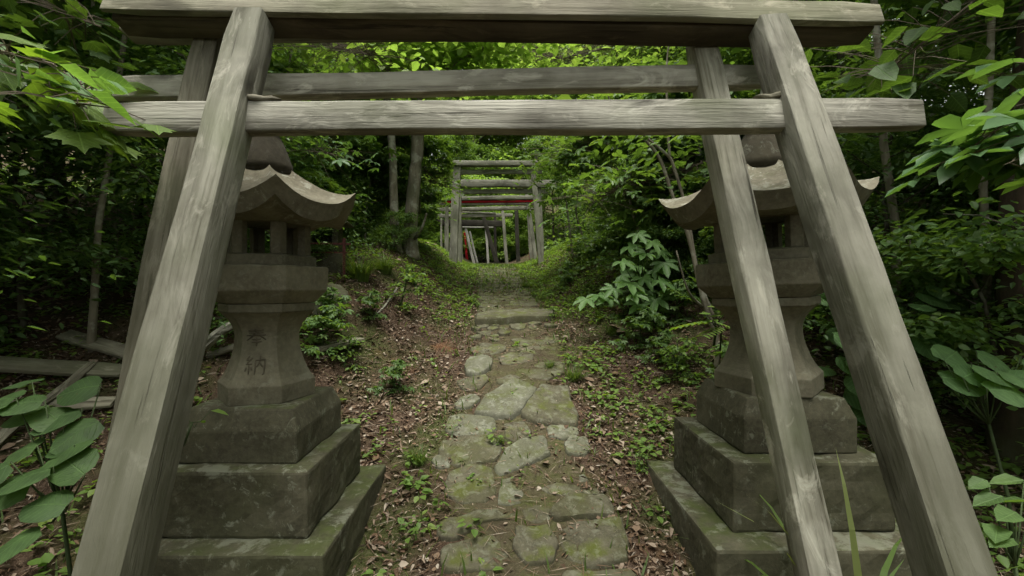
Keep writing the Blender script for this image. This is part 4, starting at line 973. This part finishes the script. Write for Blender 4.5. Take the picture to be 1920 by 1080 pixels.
branch('spray of darker leaves reaching across the left ends of the tie beams', [at(-200, 60, 1.9), at(-20, 90, 1.7), at(100, 120, 1.55), at(190, 190, 1.45)], .006, 26, .12, 'wide', 'vein_blue', 32, .09, .4, azc=-.2)
branch('upper left spray of green leaves above the beam end', [at(-300, -260, 2.6), at(-60, -80, 2.5), at(90, 10, 2.4), at(190, 50, 2.3)], .010, 110, .13, 'maple', 'vein_mid', 33, .26, .3)
branch('palm shaped leaves hanging at the right edge beside the tie beam end', [at(2150, 60, 2.2), at(2000, 150, 2.1), at(1900, 220, 2.0), at(1830, 270, 1.95), at(1800, 300, 1.9)], .008, 30, .20, 'palm', 'leaf_blue', 34, .12, .35, azc=3.4)
branch('second spray of long pointed leaves low at the right edge', [at(2150, 200, 1.9), at(2020, 250, 1.85), at(1930, 290, 1.8), at(1880, 310, 1.75)], .006, 14, .19, 'palm', 'leaf_mid', 35, .09, .3, azc=3.3)
branch('leafy branch over the right end of the top beam', [at(2050, -200, 2.9), at(1900, -60, 2.8), at(1780, 40, 2.7), at(1680, 120, 2.6), at(1650, 145, 2.6)], .010, 120, .15, 'wide', 'vein_mid', 36, .28, .3)
branch('bright leafy branch high over the left bank under the top beam', [at(350, -60, 5.0), at(450, 20, 4.9), at(560, 60, 4.8), at(640, 90, 4.7), at(700, 105, 4.6)], .016, 420, .105, 'wide', 'leaf_bright', 37, .40, .25)
branch('leafy branch over the left lantern roof', [at(420, 180, 4.6), at(500, 230, 4.5), at(560, 262, 4.4), at(620, 290, 4.3)], .012, 150, .10, 'palm', 'leaf_blue', 38, .26, .25)
branch('leafy branch reaching over the path from the right bank', [at(1420, 160, 5.6), at(1300, 200, 5.7), at(1200, 230, 5.8), at(1110, 275, 5.9), at(1060, 300, 6.0)], .016, 330, .11, 'palm', 'leaf_mid', 39, .40, .25)
branch('lower layer of palm shaped leaves left of the right lantern roof', [at(1330, 300, 4.8), at(1250, 330, 4.9), at(1180, 350, 5.0), at(1110, 375, 5.1)], .012, 190, .11, 'palm', 'leaf_mid', 40, .30, .2)
branch('leafy branch touching the left ends of the far torii beams', [at(740, 260, 8.2), at(790, 310, 8.4), at(815, 340, 8.6), at(835, 350, 8.8)], .014, 170, .10, 'wide', 'leaf_mid', 41, .32, .2)
branch('yellow green leafy branch hanging into the sky gap over the path', [at(1350, -40, 7.5), at(1240, 40, 7.6), at(1140, 90, 7.8), at(1050, 110, 8.0), at(980, 90, 8.2)], .02, 520, .12, 'wide', 'leaf_bright', 42, .55, .2)

# sprig of white edged leaf on shrine
bs = at(640, 470, 5.0)
plant('seedling', 'pale leaf sprig lying over the shrine roof', 'plant', at(600, 440, 5.0), [(at(x, y, 4.8), .13, rg.uniform(-.6, .6), .1, .1) for x, y in ((605, 412), (622, 408), (640, 404), (650, 410), (632, 414))], 'leaf_blue', 'wide', 12, .003)

# ------------------------------------------------------------------ grass tufts
def tuft_mesh(seed, n, L, r, w_=.0045):
    rgn = np.random.default_rng(seed); V, F = [], []
    for _ in range(n):
        a = rgn.uniform(0, 6.28); rr = r*math.sqrt(rgn.uniform()); b = np.array([rr*math.cos(a), rr*math.sin(a), -.02]); a2 = a+rgn.normal(0, .5)
        l = L*rgn.uniform(.5, 1.15); out = rgn.uniform(.3, .95); dx, dy = math.cos(a2), math.sin(a2); sx_, sy2 = -dy*w_*rgn.uniform(.6, 1.3), dx*w_; i0 = len(V)
        for k in range(6):
            t = k/5; h = l*(t*.95-out*.75*t*t); o = l*out*t**1.6*.85; ww = (1-t)**.7
            V += [(b[0]+dx*o-sx_*ww, b[1]+dy*o-sy2*ww, b[2]+h), (b[0]+dx*o+sx_*ww, b[1]+dy*o+sy2*ww, b[2]+h)]
        F += [(i0+2*k, i0+2*k+1, i0+2*k+3, i0+2*k+2) for k in range(5)]
    return mesh_from('grass_tuft', V, F)
TU = [tuft_mesh(1, 260, .42, .07), tuft_mesh(2, 170, .30, .06, .004), tuft_mesh(3, 26, .75, .06, .014)]
def tuft(px, py, m, s, label):
    p = hit(px, py); o = link('grass_tuft', TU[m], M['grass']); o.location = p; o.rotation_euler = (0, 0, rg.uniform(0, 6)); o.scale = (s,)*3
    return tag(o, label, 'grass tuft')
tuft(675, 525, 0, 1.25, 'large drooping grass tuft right of the stone shrine')
tuft(722, 512, 0, 1.0, 'grass tuft at the foot of the pale trunks')
tuft(1215, 600, 0, .95, 'drooping grass tuft below the hand shaped leaves on the right bank')
tuft(1150, 628, 1, .9, 'smaller grass tuft beside the dry brown leaf on the right bank')
tuft(1075, 715, 1, .75, 'grass tuft on the right edge of the path beside the pale flat slab')
tuft(1030, 690, 1, .45, 'tiny grass tuft between two path stones')
tuft(880, 500, 1, .8, 'grass tuft at the foot of the left post of the far torii')
tuft(985, 540, 1, .8, 'grass tuft right of the climbing path')
tuft(935, 835, 1, .35, 'thin grass sprout beside the broad pale slab')
tuft(785, 870, 1, .6, 'grass sprout beside the left lantern base')
o = link('grass_tuft', TU[2], M['grass']); o.location = E(1.22, 1.60, 0); o.location.z = gzf(1.22, 1.60); o.scale = (1.35, 1.35, 1.55); o.rotation_euler = (0, 0, 1.0); tag(o, 'long bladed grass tuft between the feet of the two right posts', 'grass tuft')

# ------------------------------------------------------------------ fallen wood
def log(name, label, a, b, r, mat, seed, cat='log', flat=.62):
    a, b = Vector(a), Vector(b); rgn = np.random.default_rng(seed); n = 16; mb = MB(); rings = []; grv = rgn.uniform(-.28, .15, 14); jag = rgn.uniform(-.2, 1.6, 14)*r
    xa = (b-a).normalized(); ya = xa.cross(Vector((0, 0, 1))).normalized(); za = ya.cross(xa)
    for i in range(n+1):
        t = i/n; c = a.lerp(b, t)+za*.015*math.sin(t*5+seed); ring = []
        for k_ in range(14):
            an = 2*math.pi*k_/14; rr = r*(1+grv[k_]+.10*math.sin(t*9+k_)+rgn.normal(0, .06))*(1 if 0 < i < n else .75); ring.append(c+(ya*math.cos(an)+za*math.sin(an)*flat)*rr-a+xa*(jag[k_]*(1 if i == n else -1 if i == 0 else 0)))
        rings.append(ring)
    mb.ring_prism(rings); me = mb.mesh(name)
    # put the grain along local X
    rot = Matrix((xa, ya, za)); me.transform(rot.to_4x4()); o = link(name, me, M[mat], None, False); o.location = a; o.rotation_euler = rot.transposed().to_euler()
    return tag(o, label, cat)
log('broken_log', 'pale splintered end of a broken log behind the left lantern pillar', at(440, 612, 3.35), at(340, 668, 3.2), .055, 'wood_c', 1)
log('broken_log', 'grey weathered log lying under the splintered one', at(455, 650, 3.4), at(280, 690, 3.3), .05, 'wood_b', 2)
log('broken_log', 'dark rotten log lowest in the heap behind the left lantern', at(470, 700, 3.3), at(300, 735, 3.2), .07, 'wood_dark', 3)
def og(px, d, h=.03):
    x = (px-952)/FPX*d; return Vector((x, d, gzf(x, d)+h))
log('fallen_branch', 'grey fallen branch slanting down behind the left posts', og(165, 2.9, .12), og(-20, 2.35, .05), .028, 'wood_b', 4, 'branch')
for lab, a_, b_, w_, sd_ in (('level grey plank in the heap at the left edge', og(232, 2.95, .07), og(-140, 2.75, .12), .13, 61), ('second grey plank just under the level one at the left edge', og(215, 2.72, .05), og(-140, 2.5, .05), .10, 62), ('short grey plank sticking out behind the left lantern base', og(330, 3.0, .10), og(120, 3.25, .05), .11, 63)):
    tag(timber('fallen_plank', a_, b_, w_, .03, M['wood_b'], None, seed=sd_, up=(0, -.5, 1)), lab, 'plank')
q0, q1 = hit(675, 648), hit(578, 668)
tag(timber('fallen_board', q0+Vector((0, 0, .04)), q1+Vector((0, 0, .03)), .16, .045, M['wood_b'], None, seed=55), 'flat grey board lying on the leaves right of the left lantern pillar', 'board')
q0, q1 = hit(745, 560), hit(700, 600)
log('fallen_branch', 'thin bare stick lying on the left slope', q0+Vector((0, 0, .10)), q1+Vector((0, 0, .02)), .012, 'wood_c', 8, 'stick')
q0 = hit(625, 575)
for i, (px, py, s_) in enumerate(((600, 572, .13), (628, 568, .11))):
    q = hit(px, py); P = [(q.x+s_*math.cos(a)*(1+.2*math.sin(3*a)), q.y+s_*math.sin(a)) for a in np.linspace(0, 6.28, 9)[:-1]]
    place_stone('field_stone', ('rounded lichen spotted stone under the shrine', 'smaller stone right of the lichen spotted one')[i], P, .13, M['stone_pale' if i == 0 else 'stone_path'], 300+i, None, 'stone')
q = hit(1172, 628); me = leaves('dry_leaf', 'palm', np.array([(0, 0, .03)]), np.array([.22]), np.array([2.2]), np.array([-.5]), np.array([.3])); t = M['litter']
o = link('dry_leaf', me, t); o.location = q; tag(o, 'large dry curled brown leaf on the right bank', 'leaf')

# ------------------------------------------------------------------ litter and ground cover (nobody could count these)
rgn = np.random.default_rng(99)
def scatter(n, x0, x1, y0, y1, power=1.6):
    y = y0+(y1-y0)*rgn.uniform(0, 1, n)**power; x = rgn.uniform(x0, x1, n); return x, y
def inside_base(x, y):
    a = (np.abs(x+1.215) < .49) & (np.abs(y-2.30) < .49); b = (np.abs(x-1.344) < .50) & (np.abs(y-2.35) < .50); return a | b
x, y = scatter(180000, -4.5, 4.5, .9, 12, 1.5)
u = np.abs(x-path_c(y)); keep = (~inside_base(x, y)) & (rgn.uniform(0, 1, len(x)) < np.where(u < .42, .30, 1.0)*(.25+.75*sm(-.9, .35, np.sin(x*2.7+np.sin(y*2.1)*1.5)*np.cos(y*2.4-x)+.5*np.sin(x*6.1+y*4.7)))); x, y = x[keep], y[keep]; n = len(x)
tilt_ = rgn.normal(0, .28, n)
parts = []
pz_ = gz(x, y)+.008+rgn.uniform(0, .014, n); sz_ = rgn.lognormal(0, .38, n)*.028; az_ = rgn.uniform(0, 6.28, n); ro_ = rgn.normal(0, .4, n)
TPL['curl'] = (TPL['oval'][0]*np.array([1, .8, 2.4])+np.array([0, 0, .0]), TPL['oval'][1])
TPL['strip'] = (TPL['narrow'][0]*np.array([1, .62, 1.5]), TPL['narrow'][1])
kd = rgn.integers(0, 4, n); litter_root = None
mm = [leaves('leaf_litter', t_, np.stack([x, y, pz_], 1)[kd == k_], sz_[kd == k_], az_[kd == k_], tilt_[kd == k_], ro_[kd == k_]) for k_, t_ in enumerate(('narrow', 'curl', 'wide', 'strip'))]
bm = bmesh.new()
for q_ in mm: bm.from_mesh(q_)
me = mm[0]; bm.to_mesh(me); bm.free()
tag(link('leaf_litter', me, M['litter']), 'brown dead leaves strewn over the soil on both sides of the path', 'leaf litter', kind='stuff')
# pine needles / twig litter
x, y = scatter(26000, -2.6, 2.6, .9, 6, 1.3); keep = ~inside_base(x, y); x, y = x[keep], y[keep]; n = len(x)
TPL['needle'] = (np.array([(0, -.008, 0), (.5, -.012, .03), (1, 0, 0), (.5, .012, .03)]), [(0, 1, 2, 3)])
me = leaves('needle_litter', 'needle', np.stack([x, y, gz(x, y)+.012], 1), rgn.uniform(.05, .15, n), rgn.uniform(0, 6.28, n), rgn.normal(0, .08, n), rgn.uniform(-1, 1, n))
tag(link('needle_litter', me, M['litter']), 'fine brown needles and twigs scattered beside the path', 'needle litter', kind='stuff')
# weeds
def field(x, y): return np.sin(x*1.9+.7*np.sin(y*1.3+1))*np.cos(y*1.6+.9*np.sin(x*1.2))+.5*np.sin(x*4.3-y*2.7)*np.sin(y*3.9+x)
x, y = scatter(17000, -5.0, 5.0, 1.1, 13, 1.35); u = x-path_c(y); f = field(x, y)
dens = sm(-.35, .9, f)*.55+.05+.65*sm(6.0, 9, y)+.35*sm(1.6, 2.4, np.abs(u))
dens = dens+.55*sm(4.6, 5.6, y)*sm(.45, .8, u); dens = np.where(np.abs(u) < .45, dens*.15, dens); dens = np.where((y < 5.2) & (u < 0) & (u > -1.6), dens*.6, dens*1.15)
keep = (~inside_base(x, y)) & (rgn.uniform(0, 1, len(x)) < dens); x, y = x[keep], y[keep]; n = len(x)
rep = 7; xx = np.repeat(x, rep); yy = np.repeat(y, rep); an = rgn.uniform(0, 6.28, n*rep); rr = rgn.uniform(.005, .05, n*rep); hh = np.repeat(rgn.uniform(.02, .09, n), rep)*rgn.uniform(.5, 1.1, n*rep)
xx = xx+rr*np.cos(an); yy = yy+rr*np.sin(an)
me = leaves('ground_cover', 'wide', np.stack([xx, yy, gz(xx, yy)+hh], 1), np.repeat(rgn.uniform(.022, .06, n), rep)*rgn.uniform(.7, 1.2, n*rep), an, rgn.normal(.05, .25, n*rep), rgn.normal(0, .2, n*rep))
tag(link('ground_cover', me, M['leaf_weed']), 'low green weeds and seedlings growing through the leaf litter', 'ground cover', kind='stuff')
x = rgn.uniform(-22, 22, 26000); y = 4+34*rgn.uniform(0, 1, 26000)**.8; u = np.abs(x-path_c(y)); keep = (u > 2.2-.5*(y > 22)) & (np.abs(x) < 1.25*y+2); x, y = x[keep], y[keep]; n = len(x)
me = leaves('undergrowth', 'wide', np.stack([x, y, gz(x, y)+rgn.uniform(.02, .45, n)], 1), rgn.uniform(.10, .24, n), rgn.uniform(0, 6.28, n), rgn.normal(.1, .3, n), rgn.normal(0, .3, n))
tag(link('undergrowth', me, M['leaf_mid']), 'leafy undergrowth covering the forest floor under the trees', 'undergrowth', kind='stuff')
# grass and moss fringe
x, y = scatter(42000, -2.4, 2.4, 1.2, 15, 1.1); u = np.abs(x-path_c(y))
dens = .10+.9*sm(6.3, 9.5, y)*sm(1.4, .3, u)+.25*(field(x*1.3, y*1.3) > .75)+.6*sm(4.8, 6, y)*(x-path_c(y) > .4)+.25*(u > .38)*(u < .6)
keep = (~inside_base(x, y)) & (rgn.uniform(0, 1, len(x)) < dens*.8); x, y = x[keep], y[keep]; n = len(x)
TPL['blade'] = (np.array([(0, -.05, 0), (.5, -.04, .06), (1, 0, -.05), (.5, .04, .06), (0, .05, 0)]), [(0, 1, 2, 3, 4)])
me = leaves('grass', 'blade', np.stack([x, y, gz(x, y)], 1), rgn.uniform(.04, .12, n), rgn.uniform(0, 6.28, n), -rgn.uniform(.5, 1.35, n), rgn.normal(0, .3, n))
tag(link('grass', me, M['grass']), 'short green grass along the path towards the far torii', 'grass', kind='stuff')
